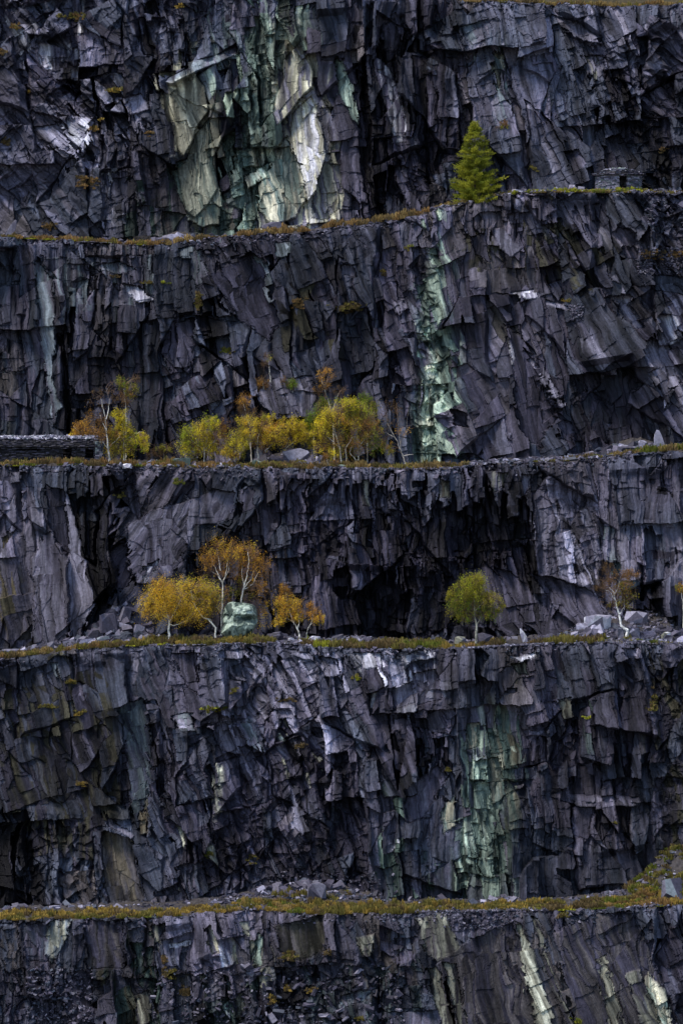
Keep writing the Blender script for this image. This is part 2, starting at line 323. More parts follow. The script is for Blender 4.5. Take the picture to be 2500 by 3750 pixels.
Z(3, (980,1960, 1100,1940, 1200,2300, 900,2400, 800,2250), c='K', c2='D', d=.9, p=.5)
Z(3, (1080,1840, 1260,1830, 1280,2000, 1120,2060), c='D', c2='K', k=.7, p=.6)
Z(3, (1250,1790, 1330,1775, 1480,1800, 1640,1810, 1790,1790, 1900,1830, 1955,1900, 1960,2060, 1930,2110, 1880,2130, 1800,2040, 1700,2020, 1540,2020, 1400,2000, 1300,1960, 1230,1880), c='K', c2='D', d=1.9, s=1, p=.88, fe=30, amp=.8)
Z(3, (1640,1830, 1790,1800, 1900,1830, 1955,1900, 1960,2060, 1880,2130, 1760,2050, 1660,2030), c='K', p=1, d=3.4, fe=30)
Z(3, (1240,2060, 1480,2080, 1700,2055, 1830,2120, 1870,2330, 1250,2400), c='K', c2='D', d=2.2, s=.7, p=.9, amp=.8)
Z(3, (1489,1995, 1700,2005, 1700,2050, 1489,2050), c='P', c2='Q', d=1.0, p=1, fe=14)
Z(3, (1808,2072, 1967,2104, 2127,2208, 2140,2400, 1860,2400, 1856,2192), c='P', c2='D', a=46, amp=.6, p=.9, d=.5)
Z(3, (1935,2090, 2206,2150, 2230,2230, 2127,2244, 2000,2160), c='Q', c2='P', a=50, amp=.5, p=.9)
Z(3, (1951,1770, 2087,1790, 2175,1821, 2190,2033, 2175,2096, 2127,2128, 1967,2096, 1967,1969), c='L', c2='Q', k=.55, amp=.6, p=.75, d=-.2)
Z(3, (2190,1730, 2700,1698, 2700,2180, 2406,2064, 2286,2048, 2190,2001), c='M', c2='Q', s=.7, amp=.7, p=.6)
Z(3, (2200,1950, 2320,1960, 2310,2050, 2210,2040), c='T', p=.7)
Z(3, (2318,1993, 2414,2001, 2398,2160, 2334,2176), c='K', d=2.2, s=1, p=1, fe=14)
Z(3, (2330,2120, 2520,2150, 2520,2240, 2400,2200), c='K', c2='D', d=1.2, p=.8)
Z(3, (2420,1690, 2450,1690, 2448,1750, 2425,1750), c='K', d=1.5, p=1, fe=8)
Z(3, (2080,1960, 2105,1960, 2103,2030, 2085,2020), c='K', d=1.5, p=1, fe=8)
Z(3, (2230,1730, 2420,1740, 2420,1780, 2230,1770), c='D', d=.8, s=1, p=.6)
SL(3, (239,1793, 255,1825, 295,1969, 351,2200, 335,2256, 263,2345, 247,2033), d=-1.3, gx=-.2, gz=.06, c='M', c2='L', w=.95, f=.05)
SL(3, (159,1953, 191,1937, 215,2009, 239,2128, 255,2322, 159,2390, 128,2390, 120,2033), d=-1.6, gx=-.1, gz=.06, c='M', c2='Q', f=.25)
SL(3, (167,1770, 239,1785, 247,2033, 183,1937), d=.2, gx=.3, gz=-.05, c='D', c2='P', f=.12)
SL(3, (478,1913, 558,1865, 669,1833, 797,1785, 869,1801, 861,1889, 797,1913, 717,1913, 685,2033, 638,2104, 550,2130, 510,2120, 486,2009), d=-.6, gx=.12, gz=.06, c='M', c2='Q', f=.14)
SL(3, (534,2064, 590,2033, 574,2088, 550,2128), d=-.9, gx=.1, gz=.3, c='X', c2='M', f=.2)
SL(3, (880,1790, 940,1770, 950,1850, 900,1870), d=-.4, gx=.1, gz=.04, c='Q', f=.2)
SL(3, (420,2010, 480,1960, 490,2140, 430,2160), d=.5, gx=.3, gz=0, c='P', f=.2)
SL(3, (30,1725, 70,1722, 75,1760, 35,1765), d=-.8, gx=0, gz=.3, c='L', f=.3)
SL(3, (1330,1746, 1354,1746, 1354,1849, 1330,1849), d=.1, gx=.2, gz=0, c='E', c2='N', f=.2)
SL(3, (1425,1790, 1457,1790, 1449,1857), d=.3, gx=.2, gz=0, c='M', f=.2)
SL(3, (1601,1746, 1640,1754, 1640,1817, 1601,1817), d=0., gx=.2, gz=0, c='E', c2='O', f=.2)
SL(3, (1776,1722, 1856,1722, 1840,1770, 1808,1801), d=-.2, gx=.2, gz=.1, c='E', c2='M', f=.5)
SL(3, (1903,1730, 1943,1730, 1943,1785, 1911,1817), d=-.3, gx=.2, gz=.1, c='M', c2='L', f=.3)
SL(3, (1903,1809, 1927,1817, 1935,1905, 1919,1905), d=.8, gx=.2, gz=0, c='Q', f=.3)
SL(3, (1850,2030, 1875,2030, 1900,2110, 1860,2130), d=1.6, gx=.2, gz=.1, c='P', f=.5)
# --- face 4
Z(4, (-400,2300, 500,2300, 600,3400, -400,3400), a=14, fe=100)
Z(4, (500,2300, 700,2300, 900,3400, 600,3400), a=12, fe=100)
Z(4, (700,2300, 1350,2300, 1350,3400, 800,3400), a=14, k=.35, fe=100)
Z(4, (1350,2300, 2900,2300, 2900,3400, 1350,3400), a=6, s=.25, fe=100)
Z(4, (-300,2420, 380,2430, 430,2700, 380,3050, 200,2960, -300,2900), c='D', c2='U', p=.8, amp=.6)  # dark grimy slate, deepened in colour for broad shade at the left
Z(4, (-300,2840, 80,2940, 130,3160, 60,3330, -300,3330), c='K', c2='D', p=.9, d=1)
Z(4, (100,2960, 300,2990, 420,3150, 420,3340, 60,3340), c='B', c2='D', k=.8, p=.5)
Z(4, (399,2400, 622,2390, 717,2533, 717,2613, 606,2613, 510,2493), c='M', c2='Q', k=.3, amp=.6, p=.75)
Z(4, (518,2565, 558,2613, 590,2828, 558,2852, 550,2685), c='K', d=2, p=1, fe=12)
Z(4, (560,2700, 740,2700, 760,3100, 600,3150), c='D', c2='P', p=.6, s=.5)
Z(4, (720,2560, 760,2400, 1250,2380, 1250,2600, 980,2660, 860,2760), c='Q', c2='M', k=.3, p=.7, a=28)
Z(4, (773,2374, 917,2390, 917,2422, 797,2422), c='L', c2='M', p=.8, d=-.5)
Z(4, (1020,2366, 1250,2388, 1250,2478, 1140,2470), c='L', c2='M', p=.6, d=-.5, k=.4)
Z(4, (980,2557, 1044,2549, 1068,2629, 1012,2637), c='L', c2='M', p=.8, a=70)
Z(4, (1135,2525, 1195,2540, 1210,2605, 1140,2590), c='L', c2='M', p=.9)
Z(4, (800,2780, 1000,2650, 1300,2660, 1350,3000, 1200,3170, 800,3140, 750,2900), c='D', c2='K', k=.6, p=.5, d=.8, a=22)
Z(4, (900,3000, 1250,3100, 1400,3250, 1200,3330, 700,3330, 700,3200), c='D', k=.8, p=.5)
for x, y0, y1 in ((757,2700,3160),(915,2740,3060),(1015,2620,3050),(1118,2640,2920),(640,2900,3200),(2395,2480,2880),(2450,2420,3000)):
    Z(4, (x-4,y0, x+5,y0, x+12,(y0+y1)/2, x+9,y1, x-2,y1, x-4,(y0+y1)/2), c='W', c2='E', p=.3, fe=8)
Z(4, (1250,2374, 1617,2366, 1633,2422, 1521,2438, 1393,2424), c='L', c2='X', p=.7, d=-.4, k=.3)
Z(4, (1300,2440, 1640,2440, 1640,2660, 1300,2700), c='Q', c2='P', p=.8)
Z(4, (1340,2680, 1640,2660, 1680,2800, 1500,2850, 1330,2840), c='K', c2='D', d=1.2, p=.5)
Z(4, (1792,2388, 1927,2412, 1935,2470, 1900,2560, 1880,2700, 1808,2680), c='G', c2='U', p=.75)
Z(4, (1696,2741, 1720,2645, 1760,2629, 1840,2637, 1903,2717, 1880,2796, 1872,2956, 1850,3067, 1866,3179, 1840,3370, 1662,3370, 1650,3200, 1660,3051, 1700,2956, 1710,2860), c='H', c2='J', p=.8, s=.5, fe=34)
Z(4, (1704,2860, 1752,2820, 1768,2956, 1736,3043, 1696,3035), c='H', c2='J', p=.9, s=.6, fe=12)
Z(4, (1760,2629, 1840,2637, 1903,2717, 1890,2900, 1830,3000, 1800,2800), c='G', c2='E', p=.7, fe=20)
Z(4, (1680,3060, 1760,3060, 1780,3300, 1690,3300), c='H', c2='G', p=.7, fe=12)
Z(4, (2119,2454, 2159,2454, 2165,2613, 2127,2613), c='G', c2='H', p=.9, fe=12)
Z(4, (1960,2820, 2090,2830, 2080,2900, 1970,2900), c='Q', p=.7)
Z(4, (1870,2400, 2380,2390, 2380,2900, 1950,2900), c='P', c2='D', p=.6)
Z(4, (2350,2380, 2700,2380, 2700,3150, 2400,3100), c='D', c2='U', k=.5, p=.6)
Z(4, (2180,3120, 2420,3080, 2500,3160, 2200,3330), c='B', c2='M', p=.7, amp=.6)
Z(4, (1400,2964, 1457,2956, 1468,3147, 1450,3370, 1396,3370), c='G', c2='H', p=.95, fe=10, s=.5, d=-.6)
Z(4, (1410,2960, 1450,2956, 1452,2980, 1412,2984), c='X', p=1, fe=8)
Z(4, (1560,3060, 1690,3080, 1690,3340, 1560,3340), c='B', c2='G', p=.7)
SL(4, (175,2422, 215,2422, 215,2493, 191,2478), d=-.8, gx=-.2, gz=.3, c='S', f=.3)
SL(4, (434,2589, 518,2549, 550,2685, 542,2908, 518,3012, 494,3028, 470,2908, 454,2733), d=-1.0, gx=.12, gz=.03, c='T', c2='B', w=.75, f=.12)
SL(4, (498,2980, 542,2908, 530,3040, 505,3050), d=-.8, gx=-.2, gz=.1, c='E', c2='O', f=.5)
SL(4, (622,2390, 725,2382, 717,2541, 678,2510), d=-.6, gx=.1, gz=.1, c='Q', f=.2)
SL(4, (614,2613, 693,2605, 709,2669, 662,2677), d=-1.2, gx=-.1, gz=.6, c='L', c2='S', f=.5)
SL(4, (861,2637, 925,2621, 956,2749, 901,2725), d=-.9, gx=-.2, gz=.35, c='M', c2='S', f=.4)
SL(4, (797,2590, 860,2640, 880,2760, 820,2740, 790,2660), d=-.8, gx=.1, gz=.25, c='M', f=.4)
SL(4, (925,2390, 960,2390, 955,2500, 900,2500), d=-.8, gx=.1, gz=.1, c='M', f=.3)
SL(4, (1000,2380, 1060,2520, 1100,2560, 1040,2540, 985,2480), d=-.5, gx=0, gz=.5, c='M', f=.4)
SL(4, (375,3030, 478,3067, 540,3350, 400,3350, 370,3130), d=-.2, gx=.1, gz=.05, c='N', c2='O', w=.8, f=.2)
SL(4, (380,2960, 440,3020, 490,3050, 470,3065, 400,3020), d=-1.1, gx=0, gz=.8, c='M', f=.4)
SL(4, (1052,2860, 1076,2876, 1124,3035, 1100,3059, 1068,3020), d=-.8, gx=-.2, gz=.05, c='M', c2='L', f=.3)
SL(4, (640,3160, 740,3140, 760,3260, 690,3300), d=-.6, gx=0, gz=.3, c='B', c2='Q', f=.7)
SL(4, (1565,2610, 1620,2590, 1635,2680, 1570,2680), d=-.8, gx=.1, gz=.05, c='Q', c2='M', f=.2)
SL(4, (1430,2520, 1530,2480, 1540,2560, 1440,2600), d=-.6, gx=0, gz=.3, c='Q', c2='M', f=.5)
SL(4, (1708,2645, 1752,2637, 1756,2725, 1700,2741), d=-1.2, gx=.1, gz=.05, c='E', c2='H', w=.95, f=.15)
SL(4, (1776,2773, 1824,2761, 1856,2908, 1808,2940, 1784,2828), d=-1.0, gx=.15, gz=.05, c='E', c2='H', f=.25)
SL(4, (1609,2972, 1664,2900, 1672,3012, 1625,3051), d=-1.0, gx=-.2, gz=.2, c='H', c2='C', f=.5)
SL(4, (1848,2390, 1903,2398, 1967,2374, 1967,2392, 1903,2422), d=-1.2, gx=0, gz=1.1, c='X', f=.3)
SL(4, (1850,2515, 1890,2510, 1890,2530, 1850,2535), d=-1.2, gx=0, gz=1.1, c='M', f=.3)
SL(4, (1870,2425, 1930,2420, 1932,2470, 1890,2465), d=-.8, gx=0, gz=.05, c='E', c2='U', f=.2)
SL(4, (2047,2557, 2095,2549, 2103,2621, 2063,2637), d=-.9, gx=.1, gz=.05, c='E', c2='U', f=.2)
SL(4, (2270,2366, 2334,2374, 2334,2414, 2302,2422), d=-.8, gx=.1, gz=.3, c='L', f=.3)
SL(4, (2071,2900, 2334,2908, 2340,2940, 2174,2950, 2100,2940), d=-1.5, gx=0, gz=.9, c='M', c2='Q', f=.6)
SL(4, (2095,2945, 2174,2940, 2151,3067, 2095,3051), d=-1.3, gx=.1, gz=.05, c='Q', f=.2)
SL(4, (1940,2675, 2000,2668, 2010,2690, 1935,2690), d=-1.2, gx=0, gz=.9, c='M', f=.4)
SL(4, (1480,2880, 1600,2800, 1640,2840, 1540,2990, 1480,3000), d=-.5, gx=.1, gz=.35, c='Q', c2='M', f=.5)
# --- face 5 (bottom)
Z(5, (-400,3200, 1450,3200, 1560,3800, -400,3800), a=10, fe=60)
Z(5, (1500,3200, 2500,3200, 2700,3800, 1600,3800), a=20, amp=.6, fe=60)
Z(5, (-300,3540, 560,3540, 1300,3480, 1500,3540, 1620,3900, -300,3900), c='D', c2='B', k=.45, s=.2, p=.6)
Z(5, (360,3500, 470,3520, 620,3600, 600,3780, 340,3780), c='U', c2='G', p=.6, k=.3)
Z(5, (100,3500, 340,3530, 340,3740, 120,3740), c='M', c2='D', k=.6, p=.3)
Z(5, (454,3380, 560,3390, 570,3530, 470,3540), c='G', c2='D', p=.85)
Z(5, (560,3400, 700,3380, 740,3480, 700,3520, 600,3500), c='Q', c2='B', p=.7, amp=.7)
Z(5, (700,3520, 800,3480, 850,3520, 840,3560, 720,3560), c='S', c2='X', k=.8, p=.6)
Z(5, (733,3546, 800,3546, 837,3560, 845,3700, 800,3740, 750,3680), c='G', c2='H', p=.8, s=.6)
Z(5, (850,3370, 960,3370, 970,3540, 860,3540), c='G', c2='E', p=.7, s=.6)
Z(5, (980,3600, 1110,3600, 1120,3740, 990,3740), c='L', c2='B', k=1, p=.5)
Z(5, (1100,3520, 1520,3520, 1600,3760, 1100,3760), c='B', c2='T', k=.6, p=.6)
Z(5, (1240,3400, 1520,3400, 1560,3520, 1300,3540), c='P', c2='N', p=.8)
Z(5, (2366,3330, 2700,3320, 2700,3800, 2500,3800, 2430,3600), c='D', c2='P', p=.8, d=.8)
Z(5, (1640,3330, 1860,3340, 1850,3400, 1700,3420), c='B', c2='M', k=.8, p=.6)
SL(5, (0,3380, 60,3370, 80,3540, 40,3560, 0,3540), d=-.5, gx=.1, gz=.05, c='N', c2='B', f=.3)
SL(5, (80,3375, 170,3371, 180,3520, 100,3520), d=-.5, gx=.1, gz=.05, c='Q', c2='B', f=.3)
SL(5, (175,3371, 263,3363, 239,3435, 191,3530, 159,3483), d=-.8, gx=-.1, gz=.1, c='S', c2='E', f=.4)
SL(5, (303,3363, 446,3371, 454,3546, 319,3546), d=-.6, gx=.12, gz=.05, c='N', c2='P', f=.15)
SL(5, (480,3440, 520,3450, 530,3560, 510,3560), d=-.5, gx=-.2, gz=.1, c='T', c2='H', f=.3)
SL(5, (550,3390, 600,3370, 580,3480, 565,3470), d=-.7, gx=-.2, gz=.1, c='E', c2='B', f=.3)
SL(5, (750,3390, 780,3380, 800,3480, 770,3490), d=-.8, gx=-.2, gz=.1, c='C', c2='M', f=.3)
SL(5, (630,3450, 690,3440, 690,3465, 620,3470), d=-1, gx=0, gz=.9, c='X', f=.4)
SL(5, (870,3370, 905,3370, 915,3430, 890,3420), d=-.8, gx=.1, gz=.05, c='C', c2='E', f=.2)
SL(5, (940,3410, 960,3420, 955,3540, 930,3520), d=-.7, gx=-.2, gz=.05, c='J', c2='H', f=.3)
SL(5, (815,3560, 840,3560, 838,3700, 815,3690), d=-1.0, gx=-.4, gz=.03, c='J', c2='H', f=.3)
SL(5, (996,3387, 1180,3347, 1196,3483, 1092,3514, 1028,3483), d=-.5, gx=.15, gz=.03, c='N', c2='U', f=.2)
SL(5, (868,3630, 890,3630, 890,3720, 872,3730), d=-1, gx=-.2, gz=.1, c='E', f=.3)
SL(5, (490,3640, 540,3620, 560,3730, 500,3750), d=-1, gx=-.2, gz=.2, c='E', c2='U', f=.4)
SL(5, (1300,3430, 1365,3420, 1370,3500, 1310,3510), d=-.7, gx=-.1, gz=.1, c='E', c2='N', f=.3)
SL(5, (1250,3640, 1380,3600, 1330,3660, 1250,3690), d=-1, gx=0, gz=.5, c='M', c2='S', f=.4)
SL(5, (1400,3700, 1600,3690, 1640,3790, 1420,3790), d=-1, gx=0, gz=.3, c='Q', c2='B', f=.7)
SL(5, (1521,3363, 1632,3339, 1668,3441, 1700,3480, 1593,3516, 1561,3483), d=-1.1, gx=.05, gz=.1, c='E', c2='N', f=.2)
SL(5, (1593,3520, 1728,3429, 1880,3371, 1967,3610, 2020,3790, 1645,3790), d=-.9, gx=.1, gz=.03, c='D', c2='N', f=.18)
SL(5, (1620,3510, 1670,3520, 1720,3790, 1690,3790, 1640,3600), d=-1.0, gx=.1, gz=.03, c='E', c2='D', f=.2)
SL(5, (1893,3372, 1908,3376, 1951,3546, 2015,3790, 1965,3790, 1919,3546), d=-1.2, gx=-.3, gz=.03, c='W', c2='E', f=.3)
SL(5, (1910,3345, 2000,3320, 2090,3600, 2120,3790, 2030,3790, 1960,3560), d=-1.0, gx=.1, gz=.03, c='B', c2='N', f=.2)
SL(5, (1943,3349, 1965,3360, 2039,3594, 2095,3738, 2067,3750, 1991,3546), d=-1.1, gx=-.1, gz=.03, c='E', c2='D', f=.2)
SL(5, (2031,3413, 2167,3341, 2310,3333, 2366,3443, 2430,3618, 2490,3790, 2110,3790, 2055,3578), d=-1.1, gx=.15, gz=.03, c='P', c2='N', f=.25)
SL(5, (2200,3500, 2215,3510, 2250,3640, 2235,3640), d=-1.2, gx=.1, gz=.03, c='C', c2='T', f=.2)
SL(5, (2256,3600, 2270,3600, 2300,3790, 2280,3790), d=-1.2, gx=.1, gz=.03, c='E', c2='P', f=.2)
SL(5, (1625,3560, 1640,3600, 1680,3790, 1640,3790), d=.8, gx=0, gz=0, c='K', w=1, f=.1)
SL(5, (2366,3546, 2430,3618, 2470,3790, 2340,3790, 2358,3658), d=-1.3, gx=.1, gz=.1, c='C', c2='J', f=.7)

SL(4, (1290,2390, 1400,2385, 1420,2430, 1330,2450), d=-1.1, gx=0, gz=.5, c='L', c2='X', w=.6, f=.9)
SL(4, (1440,2380, 1560,2375, 1600,2400, 1480,2425), d=-1.1, gx=0, gz=.6, c='L', c2='X', w=.6, f=.9)
SL(4, (1150,2400, 1235,2410, 1245,2470, 1180,2475), d=-1.0, gx=0, gz=.7, c='L', c2='L', w=.6, f=.9)
SL(4, (1030,2372, 1130,2385, 1150,2420, 1060,2400), d=-1.0, gx=0, gz=.8, c='L', w=.6, f=.9)
SL(4, (790,2375, 910,2385, 905,2412, 800,2412), d=-1.0, gx=0, gz=.8, c='L', c2='M', w=.6, f=.9)
SL(4, (1500,2460, 1600,2450, 1620,2560, 1520,2580), d=-.6, gx=.1, gz=.1, c='Q', c2='M', f=.3)
SL(4, (985,2565, 1045,2552, 1062,2590, 1000,2592), d=-1.1, gx=-.1, gz=.8, c='L', c2='M', f=.4)
SL(4, (1000,2598, 1062,2596, 1064,2628, 1010,2630), d=-.9, gx=-.1, gz=.8, c='L', c2='Q', f=.4)
SL(1, (120,470, 210,440, 240,500, 300,590, 240,560, 160,520), d=-1.4, gx=-.1, gz=.5, c='L', c2='M', f=.7)
SL(1, (240,420, 330,425, 335,520, 300,560, 250,500), d=-1.5, gx=-.1, gz=.35, c='L', c2='X', f=.9)
SL(1, (440,360, 520,340, 560,400, 480,420), d=-1.2, gx=0, gz=.6, c='L', c2='M', f=.6)
SL(1, (50,80, 150,90, 180,130, 90,120), d=-1.2, gx=0, gz=.8, c='L', c2='M', f=.8)
SL(1, (900,640, 960,600, 980,640, 910,690), d=-.8, gx=0, gz=.6, c='W', c2='J', f=.8)
SL(2, (450,1030, 505,1040, 560,1090, 500,1100, 462,1060), d=-1.3, gx=0, gz=.8, c='L', c2='X', f=.4)
SL(2, (355,960, 440,950, 500,985, 440,1000, 360,985), d=-.9, gx=0, gz=.6, c='M', c2='S', f=.5)

Z(3, (2200,2150, 2520,2180, 2520,2330, 2150,2330), c='P', c2='D', d=.4, p=.7)

SL(3, (1808,2068, 1870,2085, 1960,2180, 2020,2260, 2080,2335, 1960,2335, 1900,2260, 1850,2170), d=-.3, gx=-.15, gz=.45, c='P', c2='D', f=.3)
SL(3, (1935,2092, 2030,2110, 2130,2140, 2200,2180, 2220,2230, 2120,2300, 2030,2220), d=-.8, gx=-.1, gz=.4, c='Q', c2='P', f=.35)
SL(3, (1700,2080, 1800,2070, 1880,2200, 1930,2300, 1840,2335, 1760,2200), d=.8, gx=-.1, gz=.3, c='D', c2='P', f=.3)

Z(1, (2140,470, 2700,440, 2700,720, 2140,720), c='K', c2='D', p=.85, fe=40)
Z(4, (760,2760, 1000,2720, 1340,2800, 1400,3000, 1200,3330, 760,3330), c='D', c2='P', p=.6, fe=60)  # broad pool of shade painted dark on the lower middle
SL(5, (240,3560, 330,3540, 350,3790, 250,3790), d=-.5, gx=.1, gz=.05, c='P', c2='D', f=.3)
SL(5, (620,3560, 700,3560, 720,3790, 640,3790), d=-.6, gx=-.15, gz=.05, c='U', c2='B', f=.3)
SL(5, (2290,3560, 2340,3540, 2400,3700, 2420,3790, 2340,3790), d=-1.35, gx=.1, gz=.05, c='E', c2='P', f=.25)
SL(5, (2185,3500, 2210,3490, 2262,3660, 2270,3790, 2235,3790), d=-1.3, gx=.1, gz=.03, c='E', c2='C', f=.2)
SL(5, (1898,3380, 1916,3384, 1965,3546, 2035,3790, 1960,3790, 1915,3546), d=-1.3, gx=-.3, gz=.03, c='W', c2='E', f=.2)
SL(5, (1560,3540, 1600,3530, 1650,3700, 1670,3790, 1620,3790), d=-1.0, gx=-.1, gz=.03, c='E', c2='N', f=.2)

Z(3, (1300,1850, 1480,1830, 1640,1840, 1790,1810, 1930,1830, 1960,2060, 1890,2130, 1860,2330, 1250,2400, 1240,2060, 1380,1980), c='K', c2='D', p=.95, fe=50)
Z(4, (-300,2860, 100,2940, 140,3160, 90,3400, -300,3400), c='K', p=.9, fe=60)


def field(f, X, Y, key, base):
    """blend the zones that set this key over a base value; later zones win"""
    out = np.full(X.shape, base, np.float32)
    for P, k in ZONES[f]:
        if key not in k: continue
        fe = k.get('fe', 25.)
        x0, y0 = P.min(0) - fe; x1, y1 = P.max(0) + fe
        m = (X > x0) & (X < x1) & (Y > y0) & (Y < y1)
        if not m.any(): continue
        w = np.clip(polydist(X[m], Y[m], P) / fe + 0.5, 0, 1) * k.get('w', 1.0)
        out[m] = out[m] * (1 - w) + k[key] * w
    return out

def colfield(f, X, Y, base, rnd, stk):
    out = base.copy()
    for P, k in ZONES[f]:
        if 'c' not in k: continue
        fe = k.get('fe', 25.)
        x0, y0 = P.min(0) - fe; x1, y1 = P.max(0) + fe
        m = (X > x0) & (X < x1) & (Y > y0) & (Y < y1)
        if not m.any(): continue
        w = np.clip(polydist(X[m], Y[m], P) / fe + 0.5, 0, 1)
        p = k.get('p', 0.8)                         # share of the facets that take this colour
        w = w * np.clip((p - rnd[m]) * 6 + 0.5, 0.12 if p > .5 else 0, 1)
        c = np.array(PAL[k['c']], np.float32)
        if 'c2' in k:
            q = np.clip((stk[m] - .52) * 7 + .5 + (np.modf(rnd[m] * 7.31)[0] - .5) * 1.3, 0, 1)[:, None]
            c = c * (1 - q) + np.array(PAL[k['c2']], np.float32) * q
        out[m] = out[m] * (1 - w[:, None]) + c * w[:, None]
    return out

def hbytes(ix, iy, s):
    h = (ix * 374761393 + iy * 668265263 + s * 1274126177) & 0xffffffff
    h = ((h ^ (h >> 13)) * 1274126177) & 0xffffffff
    h = ((h ^ (h >> 16)) * 2246822519) & 0xffffffff
    h = ((h ^ (h >> 15)) * 3266489917) & 0xffffffff
    h = h ^ (h >> 16)
    return [((h >> k) & 255).astype(np.float32) / 255. for k in (0, 8, 16, 24)]

def boxes(u, v, ang, su, sv, seed, shift=0., off=1., tu=.4, tv=.3, lean=.08, jit=10., deep=.5, kt=1.1, ks=2.6, kb=4., sl=3.2):
    """overlapping tilted slabs, su x sv metres apart, long axis turned by ang degrees; the proudest slab wins.
    returns depth, ids, offset from the slab's centre, slab centre, coordinates along the cleavage"""
    c = np.cos(np.radians(ang)).astype(np.float32); s = np.sin(np.radians(ang)).astype(np.float32)
    ru = u * c + v * s; rv = -u * s + v * c
    a = ru / su + shift; b = rv / sv
    ia = np.floor(a).astype(np.int64); ib = np.floor(b).astype(np.int64)
    best = np.full(u.shape, 99., np.float32); I = ia.copy(); J = ib.copy(); CU = np.zeros_like(best); CV = np.zeros_like(best)
    for i in (-1, 0, 1):
        for j in (-1, 0, 1):
            p = ia + i; q = ib + j
            h0, h1, h2, h3 = hbytes(p, q, seed); g0, g1, g2, g3 = hbytes(p, q, seed + 7)
            cu = (p + .5 + .9 * (h0 - .5) - shift) * su; cv = (q + .5 + .9 * (h1 - .5)) * sv
            du = ru - cu; dv = rv - cv
            t = (h2 - .5) * 2 * math.radians(jit)
            x = du + dv * t; y = dv - du * t
            hx = su * (.38 + .42 * g0); hy = sv * (.36 + .40 * g1)
            side = np.maximum(np.abs(x) - hx, 0) * ks
            side = np.maximum(side, np.maximum(y + x * (g2 - .5) * sl - hy, 0) * kt)
            side = np.maximum(side, np.maximum(-y + x * (g3 - .5) * sl - hy, 0) * kb)
            hh = (h3 - .5) * off + x * (g0 * 2 % 1 - .5) * 2 * tu + y * ((g1 * 2 % 1 - .5) * 2 * tv + lean) + np.minimum(side, deep + off)
            m = hh < best
            best = np.where(m, hh, best); I = np.where(m, p, I); J = np.where(m, q, J)
            CU = np.where(m, cu, CU); CV = np.where(m, cv, CV)
    return best, I, J, CU * c - CV * s, CU * s + CV * c, ru, rv

